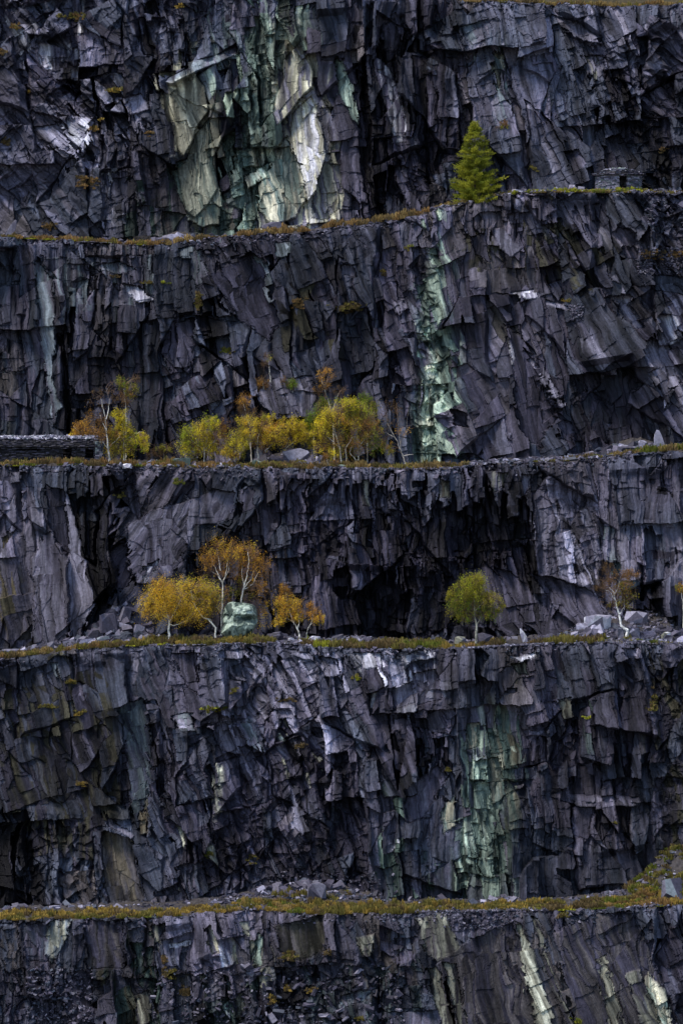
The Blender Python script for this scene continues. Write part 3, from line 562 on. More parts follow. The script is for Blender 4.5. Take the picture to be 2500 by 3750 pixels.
DX = 0.1
def build_face(f):
    kx, z0, kz = px_maps(YF[f] + 2.5)               # x = (px-1250)*kx ; z = z0 + py*kz
    xs = np.arange(-1700, 1700, DX / kx) * kx
    P = np.array(EDGE[f], np.float32)
    xe, ze = at(P[:, 0], P[:, 1], YF[f] + 5.5)
    z_s = np.interp(xs, xe, ze)
    jag = (hsh(np.floor(xs / 1.7 + 2 * vnoise(xs, xs * 0, 3)), np.zeros(len(xs)), 5 + f) - .5) * .7 + (fbm(xs * .8, xs * 0, 9 + f) - .5) * .9
    ztop = z_s + jag * .55
    if f in BOT:
        B = np.array(EDGE[BOT[f]], np.float32); xb, zb = at(B[:, 0], B[:, 1], YF[BOT[f]] + 5.5)
        zbot = np.interp(xs, xb, zb) - 2.0
    else:
        zbot = np.full(len(xs), at(1250, 3750, 0)[1] - 8.0)
    nr = int(float((ztop - zbot).max()) / DX)
    t = np.linspace(0, 1, nr)[:, None]
    Zw = zbot[None] + (ztop - zbot)[None] * t; Xw = np.repeat(xs[None], nr, 0)
    PX = (Xw / kx + 1250).ravel().astype(np.float32); PY = ((Zw - z0) / kz).ravel().astype(np.float32)
    u0 = PX / 30; v0 = -PY / 30; sd = f * 1000
    r = lambda a, b, s: hsh(a, b, sd + s)
    n1 = fbm(u0 * .3, v0 * .3, sd + 1, 3) - .5; n2 = fbm(u0 * .3, v0 * .3, sd + 2, 3) - .5
    wu = u0 + 1.1 * n1 + .12 * (fbm(u0 * 2.3, v0 * 2.3, sd + 8, 2) - .5)
    wv = v0 + 1.1 * n2 + .12 * (fbm(u0 * 2.3, v0 * 2.3, sd + 9, 2) - .5)
    amp = field(f, PX, PY, 'amp', 1.0); slit = field(f, PX, PY, 's', 0.); crumb = field(f, PX, PY, 'k', 0.)
    d0 = np.zeros(PX.shape, np.float32)
    # blocks
    big, ci, cj, cu, cv, _, _ = boxes(wu, wv, 4., 5.5, 10., sd + 11, 0., 1.5, .28, .14, .04, 8., .5)
    A = field(f, cu * 30, -cv * 30, 'a', 7.) + (r(ci, cj, 21) - .5) * 11
    alb = 1 + (r(ci, cj, 25) - .5) * .3; hue = r(ci, cj, 26); sh = np.floor(r(ci, cj, 27) * 50)
    sc = .55 + 1.5 * r(ci, cj, 28) ** 1.6; sq = np.sqrt(sc)
    # slabs
    mid, ci, cj, cu, cv, _, _ = boxes(wu, wv, A, 2.5 * sc, 8.8 * sc, sd + 31, sh, .85, .6, .18, .05, 5., .25)
    alb *= 1 + (r(ci, cj, 35) - .5) * .55; A1 = A + (r(ci, cj, 36) - .5) * 9; sh = np.floor(r(ci, cj, 37) * 50)
    mcx, mcy = cu * 30, -cv * 30
    # facets
    fac, ci, cj, cu, cv, ru, rv = boxes(wu, wv, A1, 1.05 * sq, 5.6 * sq, sd + 51, sh, .22, .42, .16, .05, 5., .10)
    alb *= 1 + (r(ci, cj, 55) - .5) * .3; rnd = r(ci, cj, 56); fcx, fcy = cu * 30, -cv * 30
    A2 = A1 + (r(ci, cj, 57) - .5) * 7; sh = np.floor(r(ci, cj, 58) * 50)
    quiet = .10 + (1.25 - .3 * sc) * np.clip((fbm(u0 * .22, v0 * .16, sd + 4, 3) - .3) * 2.5, 0, 1) * (.6 + .4 * r(ci, cj, 59))
    # splinters
    spl, ci, cj, cu, cv, _, _ = boxes(wu, wv, A2, .32, 2.3, sd + 71, sh, .12, .42, .14, .05, 6., .04)
    alb *= 1 + (r(ci, cj, 75) - .5) * .2; rnd2 = r(ci, cj, 76); pcx, pcy = cu * 30, -cv * 30
    # long narrow curtains (where the face hangs in strips) and broken crumbly rock
    cur = np.zeros_like(d0); scx = fcx; scy = fcy
    if slit.max() > 0:
        cur, ci, cj, cu, cv, _, _ = boxes(wu, wv, A * .6, .5, 5.0, sd + 91, 0., 1.15, .5, .05, .05, 3., .4, .6, sl=.8)
        scx, scy = cu * 30, -cv * 30
    cru, ci, cj, cu, cv, _, _ = boxes(wu, wv, A * 1.2, .8, 1.0, sd + 111, 0., .8, .7, .6, .25, 30., .4)
    calb = 1 + (r(ci, cj, 115) - .5) * .5
    # large relief, stepped along the slabs so its edges stay blocky
    ex = np.where(slit > .4, scx, fcx * .6 + mcx * .4); ey = np.where(slit > .4, scy, fcy * .6 + mcy * .4)
    dep = field(f, ex, ey, 'd', 0.)
    calm = .55 + .75 * np.clip((fbm(u0 * .09, v0 * .07, sd + 14, 3) - .3) * 2.5, 0, 1)
    macro = big * (1 - .3 * crumb) + mid * calm * (1 - .55 * crumb - .5 * slit)
    fine = (fac * (1 - .5 * crumb) + spl) * quiet
    d = dep + amp * (macro + fine + cur * slit + cru * crumb)
    alb = np.where(crumb > .4, alb * calb, alb)
    # colour: purple, blue and grey slates by block, then the traced veins, stains and painted shade
    c = np.array([PAL['P'], PAL['B'], PAL['Q'], PAL['N']], np.float32)
    k = np.clip((hue * .75 + fbm(u0 * .15, v0 * .15, sd + 5, 3) * .6 - .2) * 3.0, 0, 2.999)
    ki = k.astype(int); kf = (k - ki)[:, None]
    base = c[ki] * (1 - kf) + c[np.minimum(ki + 1, 3)] * kf
    stk = fbm(ru * 1.1, rv * .12, sd + 63, 4)
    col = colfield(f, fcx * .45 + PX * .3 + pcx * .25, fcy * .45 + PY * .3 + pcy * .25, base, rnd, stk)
    cloud_shade = fbm((fcx * .6 + PX * .4) * .0026, (fcy * .6 + PY * .4) * .0022, sd + 41, 3)  # broad cloud shadow painted into the rock colour as soft noise patches
    col = col * np.clip(.55 + (cloud_shade - .32) * 2.2, .5, 1.2)[:, None]
    # individual traced slabs: one tilted plane each, standing proud of the face
    wob = (fbm(u0 * .7, v0 * .7, sd + 6, 4) - .5) * 34; wob2 = (fbm(u0 * .7, v0 * .7, sd + 16, 4) - .5) * 34
    for P, kk in SLABS[f]:
        x0, y0 = P.min(0) - 15; x1, y1 = P.max(0) + 15
        m = np.nonzero((PX > x0) & (PX < x1) & (PY > y0) & (PY < y1))[0]
        if not len(m): continue
        ew = kk.get('e', .5); sdist = polydist(PX[m] * (.7 + .3 * (ew < .4)) + pcx[m] * (.3 - .3 * (ew < .4)) + wob[m] * ew, PY[m] + wob2[m] * ew, P)
        ins = sdist > 0; m = m[ins]; q = P.mean(0); fn = kk.get('f', .4)
        pl = kk.get('d', -.5) * .85 + kk.get('gx', 0) * (PX[m] - q[0]) / 30 + kk.get('gz', .1) * (q[1] - PY[m]) / 30
        d[m] = pl + (fn + .06) * (fine[m] + .3 * mid[m]) + np.clip(1 - sdist[ins] / 3.5, 0, 1) * .25
        if 'c' in kk:
            w = kk.get('w', .85) * np.clip(sdist[ins] / 14 + .35, 0, 1)[:, None]; cc = np.array(PAL[kk['c']], np.float32)
            if 'c2' in kk:
                st = np.clip((fbm(ru[m] * 2.0, rv[m] * .2, sd + 77, 3) - .5) * 5 + .5, 0, 1)[:, None]
                cc = cc * (1 - st) + np.array(PAL[kk['c2']], np.float32) * st
            col[m] = col[m] * (1 - w) + cc * w
        alb[m] = 1 + (alb[m] - 1) * .5
    # mineral and damp streaks running down the cleavage
    stn = fbm(ru * 1.6, rv * .14, sd + 61, 4)
    alb *= np.clip(1 + (stn - .5) * 2.8, .35, 2.1)
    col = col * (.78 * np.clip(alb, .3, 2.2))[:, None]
    # broken, weathered lip
    top = (np.repeat(ztop[None], nr, 0).ravel() - Zw.ravel())
    lip = np.clip(1 - top / 1.3, 0, 1)
    d += lip ** 2 * (1.0 + 1.2 * cru)
    pale = .35 * np.clip(1 - top / (1.0 + 2.2 * fbm(u0 * .25, v0 * 0, sd + 66, 3)), 0, 1) * (rnd2 > .45)
    col = col * (1 + 1.1 * pale[:, None])
    Yw = YF[f] + .17 * (Zw - zbot[None]) + d.reshape(nr, -1)
    V = np.stack([Xw, Yw, Zw], -1).reshape(-1, 3)
    nc = len(xs); ii = np.arange(nr - 1)[:, None] * nc + np.arange(nc - 1)[None]
    F = np.stack([ii, ii + 1, ii + nc + 1, ii + nc], -1).reshape(-1, 4)
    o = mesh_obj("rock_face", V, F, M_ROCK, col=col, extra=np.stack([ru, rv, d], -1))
    tag(o, ["", "topmost slate face with the pale green and cream vein", "slate face below the larch ledge, crossed by a narrow green vein",
            "slate face with the black overhang, above the green boulder", "slate face below the ledge with the green boulder",
            "lowest slate face, along the foot of the photo"][f], "rock face", kind="structure")
    FACES[f] = dict(xs=xs, z_s=z_s, ztop=ztop, zbot=zbot, Y=Yw, nr=nr, kx=kx, z0=z0, kz=kz, col=col.reshape(nr, nc, 3))
    return o

def face_at(f, px, py):
    """surface point of face f under photo pixel position (in the face's own plane)"""
    F = FACES[f]; px = np.asarray(px, float); py = np.asarray(py, float)
    x = (px - 1250) * F['kx']; z = F['z0'] + py * F['kz']
    i = np.clip(((x - F['xs'][0]) / (F['xs'][1] - F['xs'][0])).astype(int), 0, len(F['xs']) - 1)
    j = np.clip(((z - F['zbot'][i]) / (F['ztop'][i] - F['zbot'][i]) * (F['nr'] - 1)).astype(int), 0, F['nr'] - 1)
    return x, F['Y'][j, i], z

# mounds of scree and banks on the ledges: face, centre px, half width px, height m, distance back m, reach m
MOUNDS = [(5, 1180, 230, 1.3, 10, 4.0), (5, 2530, 170, 3.6, 10, 4.5), (4, 430, 120, 4.2, 12, 5.5), (4, 2330, 280, 2.6, 11, 8.),
          (3, 2330, 120, .8, 10, 3.5), (3, 1080, 140, 1.2, 9, 3.), (2, 640, 80, .9, 7, 4.), (4, 1250, 120, .4, 9, 3.5), (3, 1060, 130, 0, 12, 3)]
def ledge(f, x, b):
    """world y, z on the ledge above face f, b metres behind its edge"""
    F = FACES[f]; x = np.asarray(x, float); b = np.asarray(b, float)
    ye = np.interp(x, F['xs'], F['Ys']); zs = np.interp(x, F['xs'], F['z_s'])
    y = ye + b; px = x / F['kx'] + 1250
    z = zs + .02 * b + (fbm(x * .35, y * .35, 31 + f, 3) - .5) * .7 * np.clip(b / 2, 0, 1)
    for g, mx, mw, mh, mb, mr in MOUNDS:
        if g == f: z = z + mh * np.exp(-((px - mx) / mw) ** 2 * 1.2) * np.clip((b - mb + mr) / mr, 0, 1.4) ** 1.3 * (.85 + .3 * vnoise(x * .5, y * .5, 7))
    return y, z

def build_ledge(f):
    F = FACES[f]; xs = F['xs']
    k = np.ones(41) / 41; ye = np.convolve(np.pad(F['Y'][-1], 20, 'edge'), k, 'valid'); F['Ys'] = ye
    bs = np.concatenate([[0.], np.linspace(.25, 19, 70)])
    X = np.repeat(xs[None], len(bs), 0); B = np.repeat(bs[:, None], len(xs), 1)
    Yl, Zl = ledge(f, X.ravel(), B.ravel()); Yl = Yl.reshape(X.shape); Zl = Zl.reshape(X.shape)
    w = np.clip(B / 1.2, 0, 1)
    Yl = Yl + (F['Y'][-1] - ye)[None] * (1 - w); Zl = Zl * w + (F['ztop'][None]) * (1 - w)
    Zl += (fbm(X * 1.8, Yl * 1.8, 71 + f, 4) - .5) * .6 * w
    V = np.stack([X, Yl, Zl], -1).reshape(-1, 3)
    nc = len(xs); ii = np.arange(len(bs) - 1)[:, None] * nc + np.arange(nc - 1)[None]
    Fc = np.stack([ii, ii + 1, ii + nc + 1, ii + nc], -1).reshape(-1, 4)
    n = fbm(V[:, 0] * .6, V[:, 1] * .6, 90 + f, 4)[:, None]
    c = np.array((.045, .043, .052)) * (1 - n) * 1.4 + np.array((.060, .050, .040)) * n
    o = mesh_obj("quarry_ledge", V, Fc, M_GROUND, col=c)
    tag(o, "level gravelly quarry ledge above the rock face", "ledge", kind="structure")

for f in (1, 2, 3, 4, 5):
    build_face(f); build_ledge(f)

# the hillside above the crest and the quarry floor far below
def sheet(name, x0, x1, y0, y1, zf, n, c, label):
    xx = np.linspace(x0, x1, n); yy = np.linspace(y0, y1, n); X, Y = np.meshgrid(xx, yy)
    V = np.stack([X, Y, zf(X, Y)], -1).reshape(-1, 3)
    ii = np.arange(n - 1)[:, None] * n + np.arange(n - 1)[None]
    F = np.stack([ii, ii + 1, ii + n + 1, ii + n], -1).reshape(-1, 4)
    o = mesh_obj(name, V, F, M_GROUND, col=np.tile(np.array(c), (len(V), 1))); tag(o, label, name.replace('_', ' '), kind='structure'); return o
sheet("hillside", -300, 300, 84, 500, lambda X, Y: 62 + (Y - 84) * .55 + 6 * fbm(X * .03, Y * .03, 3), 120, (.06, .05, .03), "dark heather hillside above the quarry crest")
sheet("ground", -4000, 4000, -1500, 1.2, lambda X, Y: -74 + 0 * X, 60, (.07, .07, .075), "grey slate floor of the quarry pit")

# ------------------------------------------------------------------ builders for the things on the ledges
def rng(s): return np.random.default_rng(s)

def rotmats(g, n, tilt):
    """random yaw plus a limited tilt"""
    a = g.uniform(0, 2 * np.pi, n); b = g.normal(0, tilt, n); c = g.normal(0, tilt, n)
    ca, sa, cb, sb, cc, sc = np.cos(a), np.sin(a), np.cos(b), np.sin(b), np.cos(c), np.sin(c)
    o = np.zeros(n); i = np.ones(n)
    Rz = np.stack([ca, -sa, o, sa, ca, o, o, o, i], -1).reshape(-1, 3, 3)
    Rx = np.stack([i, o, o, o, cb, -sb, o, sb, cb], -1).reshape(-1, 3, 3)
    Ry = np.stack([cc, o, sc, o, i, o, -sc, o, cc], -1).reshape(-1, 3, 3)
    return Rx @ Ry @ Rz

BOXV = np.array([[-1,-1,-1],[1,-1,-1],[1,1,-1],[-1,1,-1],[-1,-1,1],[1,-1,1],[1,1,1],[-1,1,1]], float) * .5
BOXF = np.array([[0,3,2,1],[4,5,6,7],[0,1,5,4],[1,2,6,5],[2,3,7,6],[3,0,4,7]])
def shards(C, S, g, tilt=.5, jit=.3, M=None):
    """angular slate fragments at centres C with sizes S (n,3)"""
    n = len(C); V = BOXV[None] * (1 + g.uniform(-jit, jit, (n, 8, 3))) * S[:, None]
    V = np.einsum('nij,nkj->nki', rotmats(g, n, tilt) if M is None else M, V) + C[:, None]
    return V.reshape(-1, 3), (BOXF[None] + 8 * np.arange(n)[:, None, None]).reshape(-1, 4)

def mixcols(names, n, g, jit=.3):
    P = np.array([PAL[q] if isinstance(q, str) else q for q in names]); c = P[g.integers(0, len(P), n)]
    return c * g.uniform(1 - jit, 1 + jit, (n, 1))

def sprays(C, H, W, col, g, per=54, bw=.075):
    """clumps of short upright shoots: C centres, H heights, W half widths, col colour of each clump"""
    n = len(C); k = n * per; ci = np.repeat(np.arange(n), per)
    a = g.uniform(0, 2 * np.pi, k); rr = np.sqrt(g.uniform(0, 1, k)); 
    base = C[ci] + np.stack([np.cos(a) * rr * W[ci], np.sin(a) * rr * W[ci], 0 * a], -1)
    h = H[ci] * np.sqrt(np.clip(1 - rr ** 2 * .85, 0, 1)) * g.uniform(.6, 1.15, k)
    tip = base + np.stack([np.cos(a) * rr * W[ci] * .35 + g.normal(0, .06, k), np.sin(a) * rr * W[ci] * .35 + g.normal(0, .06, k), h], -1)
    t = g.uniform(0, 2 * np.pi, k); w = np.stack([np.cos(t), np.sin(t), 0 * t], -1) * (bw * g.uniform(.7, 1.4, k))[:, None]
    V = np.stack([base - w, base + w, tip + w * .5, tip - w * .5], 1).reshape(-1, 3)
    c = np.repeat(col[ci] * g.uniform(.8, 1.22, (k, 1)), 4, 0)
    return V, np.arange(len(V)).reshape(-1, 4), c

def join(parts):
    V = []; F = []; C = []; n = 0
    for v, f, c in parts:
        V.append(v); F.append(f + n); C.append(np.broadcast_to(c, (len(v), 3))); n += len(v)
    return np.concatenate(V), np.concatenate(F), np.concatenate(C)

def pxx(f, px): return (np.asarray(px, float) - 1250) * FACES[f]['kx'] * (DIST + YF[f] + 8) / (DIST + YF[f] + 2.5)

# ---------------- heather, moss and loose slate on each ledge
RUST = (.27, .165, .065); BRN = (.165, .118, .055); OLV = (.195, .165, .045); GRN = (.15, .17, .03); YEL = (.36, .36, .04); STR = (.33, .23, .09); GLD = (.36, .25, .06)
def heather(f, spans, seed):
    """spans: px from, px to, b from, b to, clumps per m2, height, colours"""
    g = rng(seed); parts = []
    for x0, x1, b0, b1, den, hh, cols in spans:
        X0, X1 = pxx(f, x0), pxx(f, x1); n = int((X1 - X0) * (b1 - b0) * den)
        x = g.uniform(X0, X1, n); b = g.uniform(b0, b1, n)
        keep = fbm(x * .5, b * .5 + seed, seed, 3) > .36; x, b = x[keep], b[keep]; n = len(x)
        y, z = ledge(f, x, b)
        k = np.clip(((fbm(x * .35, b * .6, seed + 3, 3) - .5) * 2.6 + .5 + g.normal(0, .07, n)) * len(cols), 0, len(cols) - 1).astype(int)
        c = np.array(cols)[k] * g.uniform(.75, 1.25, (n, 1))
        H = 1.25 * hh * g.uniform(.6, 1.35, n) * (.4 + 1.1 * fbm(x * .4, b * .4, seed + 9, 2)); W = g.uniform(.28, .62, n)
        parts.append(sprays(np.stack([x, y, z - .05], -1), H, W, c, g))
    return join(parts)
HS = {
 1: ([(1560, 2700, 0, 4, 2.0, .45, (BRN, RUST, OLV, STR))], "dark brown heather along the topmost crest at the right"),
 2: ([(-230, 60, 0, 3, 1.6, .4, (BRN, OLV)), (60, 600, 0, 2.6, 2.4, .50, (RUST, BRN, OLV, RUST)), (600, 1000, 0, 3.0, 2.4, .55, (BRN, RUST, BRN, STR)), (1000, 1520, 0, 2.6, 2.6, .62, (RUST, BRN, RUST, STR)),
      (1520, 1900, 0.4, 2.6, 1.6, .42, (RUST, STR, OLV)), (1880, 2330, .0, 3.0, 3.6, .36, (YEL, STR, YEL, GRN)), (2330, 2720, .3, 3, 1.7, .36, (BRN, STR, OLV)),
      (70, 520, -.1, .4, 2.2, .2, (GRN, YEL)), (1950, 2330, -.1, .8, 4, .25, (YEL, STR))], "rust and straw heather along the ledge below the conifer"),
 3: ([(-230, 350, .3, 4, 2.2, .6, (BRN, RUST, STR, OLV)), (350, 700, .3, 4.5, 2.2, .62, (BRN, RUST, RUST, OLV)), (700, 1150, .2, 5, 2.2, .6, (BRN, OLV, RUST)), (1150, 1720, .2, 4, 2.4, .55, (BRN, STR, OLV, BRN)),
      (2060, 2260, .2, 3, 1.5, .4, (OLV, GRN, BRN)), (2220, 2720, .2, 4, 2.2, .6, (BRN, OLV, STR, GRN)), (-230, 180, -.1, .8, 4, .22, (YEL, GRN)), (180, 620, -.1, .5, 1.6, .2, (GRN, OLV)), (1930, 2080, .1, 1, 3, .25, (GRN, OLV))],
     "brown heather and rough grass on the ledge with the row of yellow birches"),
 4: ([(-230, 400, .0, 3.4, 2.4, .5, (STR, OLV, BRN, RUST)), (400, 1000, 0, 4.2, 2.6, .56, (OLV, GLD, BRN, OLV)), (1000, 1100, .3, 3, 1.0, .3, (OLV, BRN)), (1100, 1250, 0, 4.5, 2.4, .6, (OLV, YEL, BRN)),
      (1240, 1620, 0, 4.5, 3.0, .75, (OLV, BRN, OLV, GRN)), (1620, 2000, .2, 4, 2.2, .6, (BRN, OLV, GLD, RUST)), (2000, 2210, .1, 3.6, 2.8, .75, (OLV, BRN, OLV)), (2210, 2700, .3, 6, .5, .35, (OLV, GRN)), (300, 640, -.1, .5, 2.0, .2, (YEL, OLV))],
     "olive and brown heather on the ledge with the green boulder"),
 5: ([(-230, 850, .0, 5.5, 2.4, .5, (OLV, GLD, BRN, GLD)), (850, 1100, 0, 7, 2.2, .55, (OLV, GLD, STR, GRN)), (1100, 1700, .0, 6.5, 2.8, .68, (OLV, GLD, BRN, OLV)), (1700, 2200, .2, 6, 2.4, .58, (OLV, GLD, OLV, BRN)),
      (2200, 2700, .2, 8, 1.8, .55, (RUST, GLD, OLV, GRN)), (1000, 1300, 6, 11, .9, .5, (RUST, BRN, OLV)), (2300, 2700, 6, 13, 2.6, .5, (OLV, BRN, GRN, OLV)), (300, 800, -.1, .5, 2, .2, (GRN, YEL)), (1960, 2100, -.1, .7, 2, .22, (YEL,)), (2150, 2700, -.1, .7, 2.4, .2, (YEL, GRN))],
     "thick olive and rust heather on the lowest ledge")}
for f in HS:
    V, F, c = heather(f, HS[f][0], 50 + f)
    tag(mesh_obj("heather", V, F, M_HEATH, col=c), HS[f][1], "heather", kind="stuff")

# moss and small shrubs rooted in the cracks: face, px, py, half width px, half height px, colours
TUFT = {1: [(280,55,30,14,(OLV,RUST)),(425,332,34,10,(GLD,OLV)),(365,440,12,10,(GLD,)),(350,470,18,14,(GLD,RUST)),(330,665,40,22,(BRN,RUST)),(60,100,24,10,(OLV,RUST)),(10,190,20,14,(BRN,RUST)),(110,335,12,8,(GLD,)),(660,20,20,8,(GLD,)),(190,830,30,14,(BRN,RUST)),(1950,620,20,8,(OLV,)),(2420,550,16,10,(BRN,RUST)),(230,60,20,8,(OLV,)),(550,490,12,12,(RUST,BRN)),(30,520,20,14,(BRN,))],
 2: [(608,1030,16,5,(YEL,GRN)),(545,1032,30,6,(OLV,BRN)),(835,1280,22,12,(GRN,OLV)),(1280,1125,50,18,(BRN,OLV)),(1090,1110,24,20,(BRN,RUST)),(2070,1098,14,7,(GLD,OLV)),(2395,930,46,16,(RUST,BRN)),(2480,925,30,12,(RUST,BRN)),(420,1010,20,6,(BRN,)),(1500,905,16,12,(OLV,GRN)),(730,1100,14,40,(BRN,OLV)),(1400,992,14,8,(GLD,BRN))],
 3: [(650,1760,20,8,(OLV,GRN)),(440,1815,20,10,(OLV,))],
 4: [(780,2590,40,12,(YEL,GRN,OLV)),(255,2500,18,8,(GLD,OLV)),(170,2585,30,8,(OLV,)),(290,2610,16,14,(OLV,GLD)),(300,2870,20,10,(GLD,BRN)),(860,2520,12,10,(OLV,)),(1310,2480,14,8,(YEL,OLV)),(2150,2625,12,4,(YEL,)),(770,3120,10,14,(OLV,GRN)),(1640,2820,10,12,(OLV,)),(1100,2730,24,10,(BRN,)),(2390,2560,14,40,(BRN,OLV)),(2460,3120,40,30,(OLV,BRN,GRN)),(920,3140,18,14,(BRN,OLV)),(1050,2560,30,8,(BRN,)),(2250,3000,10,6,(OLV,))],
 5: [(2104,3733,16,12,(YEL,GRN)),(1060,3500,30,14,(BRN,OLV)),(1200,3485,14,10,(BRN,)),(1000,3650,14,20,(GLD,BRN)),(1050,3620,20,10,(BRN,GLD)),(620,3560,30,16,(BRN,OLV)),(680,3630,24,14,(BRN,)),(1320,3720,14,8,(OLV,)),(2060,3350,26,10,(OLV,BRN)),(600,3510,14,14,(RUST,BRN)),(1140,3620,24,10,(BRN,GLD))]}
for f in TUFT:
    g = rng(200 + f); parts = []
    for px, py, w, h, cols in TUFT[f]:
        n = max(5, int(w * h / 14)); a = px + g.normal(0, .5, n) * w; b = py + g.normal(0, .5, n) * h
        x, y, z = face_at(f, a, b)
        parts.append(sprays(np.stack([x, y - .1, z], -1), g.uniform(.18, .45, n), g.uniform(.12, .32, n), mixcols(cols, n, g), g, per=26, bw=.05))
    V, F, c = join(parts)
    tag(mesh_obj("moss", V, F, M_HEATH, col=c), "small tufts of moss and heather rooted in the cracks of a rock face", "moss", kind="stuff")

# loose slate: lips of the ledges, scree at the feet of the faces
def lip_debris(f, n, seed):
    g = rng(seed); F = FACES[f]; px = g.uniform(-220, 2720, n); x = (px - 1250) * F['kx']
    i = np.clip(((x - F['xs'][0]) / (F['xs'][1] - F['xs'][0])).astype(int), 0, len(F['xs']) - 1)
    s = np.abs(g.normal(0, .55, n)); nr = F['nr']; H = F['ztop'][i] - F['zbot'][i]
    j = np.clip(((1 - s / H) * (nr - 1)).astype(int), 0, nr - 1)
    C = np.stack([x, F['Y'][j, i] - .05, F['ztop'][i] - s], -1)
    den = fbm(px * .004 + 3, px * 0, seed, 4); k = g.uniform(0, 1, n) < np.clip((den - .33) * 3.5, .12, 1); C = C[k]; n = len(C)
    sz = np.exp(g.normal(-1.85, .45, n)); S = np.stack([sz * g.uniform(.9, 2.2, n), sz, sz * g.uniform(.3, .7, n)], -1)
    return C, S, g
def scree(f, spans, seed):
    g = rng(seed); CC = []; SS = []
    for x0, x1, b0, b1, n, s0, s1 in spans:
        x = g.uniform(pxx(f, x0), pxx(f, x1), n); b = g.uniform(b0, b1, n); y, z = ledge(f, x, b)
        sz = s0 * (s1 / s0) ** (g.uniform(0, 1, n) ** 1.8)
        CC.append(np.stack([x, y, z + sz * .15], -1)); SS.append(np.stack([sz * g.uniform(.9, 1.9, n), sz * g.uniform(.7, 1.2, n), sz * g.uniform(.3, .8, n)], -1))
    return np.concatenate(CC), np.concatenate(SS), g
SCR = {2: [(560, 700, 2, 6, 160, .2, 1.3), (700, 960, 4, 10, 260, .15, .7), (1580, 2000, 0, 2.5, 700, .12, .5), (2000, 2600, 0, 3, 500, .12, .5), (1700, 2550, 4, 11, 250, .2, 1.2), (0, 560, 5, 11, 200, .2, .8)],
 3: [(380, 900, 0, 4, 260, .15, .6), (550, 760, 4, 9, 200, .2, .9), (920, 1180, 4, 9, 260, .3, 1.2), (1150, 1750, -.2, 1, 700, .1, .35), (1700, 2300, 0, 6, 900, .12, .6), (2150, 2450, 5, 10, 110, .2, 1.1), (1900, 2300, 8, 11, 70, .2, .8), (0, 380, 8, 11, 90, .3, .8)],
 4: [(230, 560, 4, 12, 480, .2, 1.2), (230, 560, 4, 12, 700, .1, .4), (480, 1100, 7, 11, 120, .2, .8), (1000, 1260, 0, 6, 700, .12, .6), (1100, 2050, 7, 11, 160, .2, .9), (2050, 2700, .2, 9, 1600, .12, .5), (2100, 2700, 4, 12, 1500, .12, .5), (2100, 2600, 4, 9, 110, .3, 1.3), (1050, 1450, 6, 12, 500, .12, .5), (1650, 2000, -.3, .6, 600, .1, .3), (0, 260, 6, 11, 150, .2, .7), (1480, 2700, -.35, 1.0, 1300, .07, .2), (600, 1250, -.35, .6, 500, .07, .2)],
 5: [(760, 1420, 8.5, 12, 500, .12, .6), (950, 1300, 10, 13, 90, .3, 1.2), (880, 1000, 0, 2, 160, .15, .5), (1500, 2000, -.2, .8, 800, .1, .4), (2150, 2500, 8, 13, 220, .12, .6), (1500, 2200, 8, 11, 120, .2, .8), (2290, 2420, 0, 1.5, 240, .1, .35), (0, 700, 8, 11, 120, .2, .8)]}
SCRC = ('Q', 'P', 'P', 'B', 'D', 'M', 'P', 'L')
for f in (1, 2, 3, 4, 5):
    C, S_, g = lip_debris(f, 1100, 300 + f); V, F = shards(C, S_, g, .5); c = np.repeat(mixcols(('M', 'Q', 'P', 'P', 'B', 'D'), len(C), g, .35), 8, 0)
    parts = [(V, F, c)]
    if f in SCR:
        C, S_, g = scree(f, SCR[f], 320 + f); V, F = shards(C, S_, g, .45); parts.append((V, F, np.repeat(mixcols(SCRC, len(C), g, .35), 8, 0)))
    V, F, c = join(parts)
    tag(mesh_obj("slate_rubble", V, F, M_STONE, col=c), "loose broken slate on a ledge and along its lip", "rubble", kind="stuff")
# broken slate caught on steps of the lowest face and elsewhere on the faces
FR = [(5, 100, 340, 3540, 3740, 420, .5), (5, 880, 1480, 3520, 3745, 300, .8), (5, 560, 900, 3540, 3745, 180, .5), (2, 2330, 2520, 900, 1000, 500, .35), (2, 2080, 2130, 1110, 1170, 120, .3), (4, 900, 1450, 3180, 3320, 260, .4), (5, 1640, 1880, 3350, 3400, 120, .3), (2, 2360, 2520, 730, 860, 150, .7)]
parts = []
for q, (f, x0, x1, y0, y1, n, s1) in enumerate(FR):
    g = rng(400 + q); x, y, z = face_at(f, g.uniform(x0, x1, n), g.uniform(y0, y1, n)); sz = .14 * (s1 / .14) ** (g.uniform(0, 1, n) ** 2)
    V, F = shards(np.stack([x, y - .1, z], -1), np.stack([sz * 1.5, sz, sz * .5], -1), g, .6); parts.append((V, F, np.repeat(mixcols(('P', 'D', 'B', 'Q', 'P', 'M'), n, g, .35), 8, 0)))
V, F, c = join(parts)
tag(mesh_obj("slate_rubble", V, F, M_STONE, col=c), "broken slate caught on the steps and slopes of the rock faces", "rubble", kind="stuff")

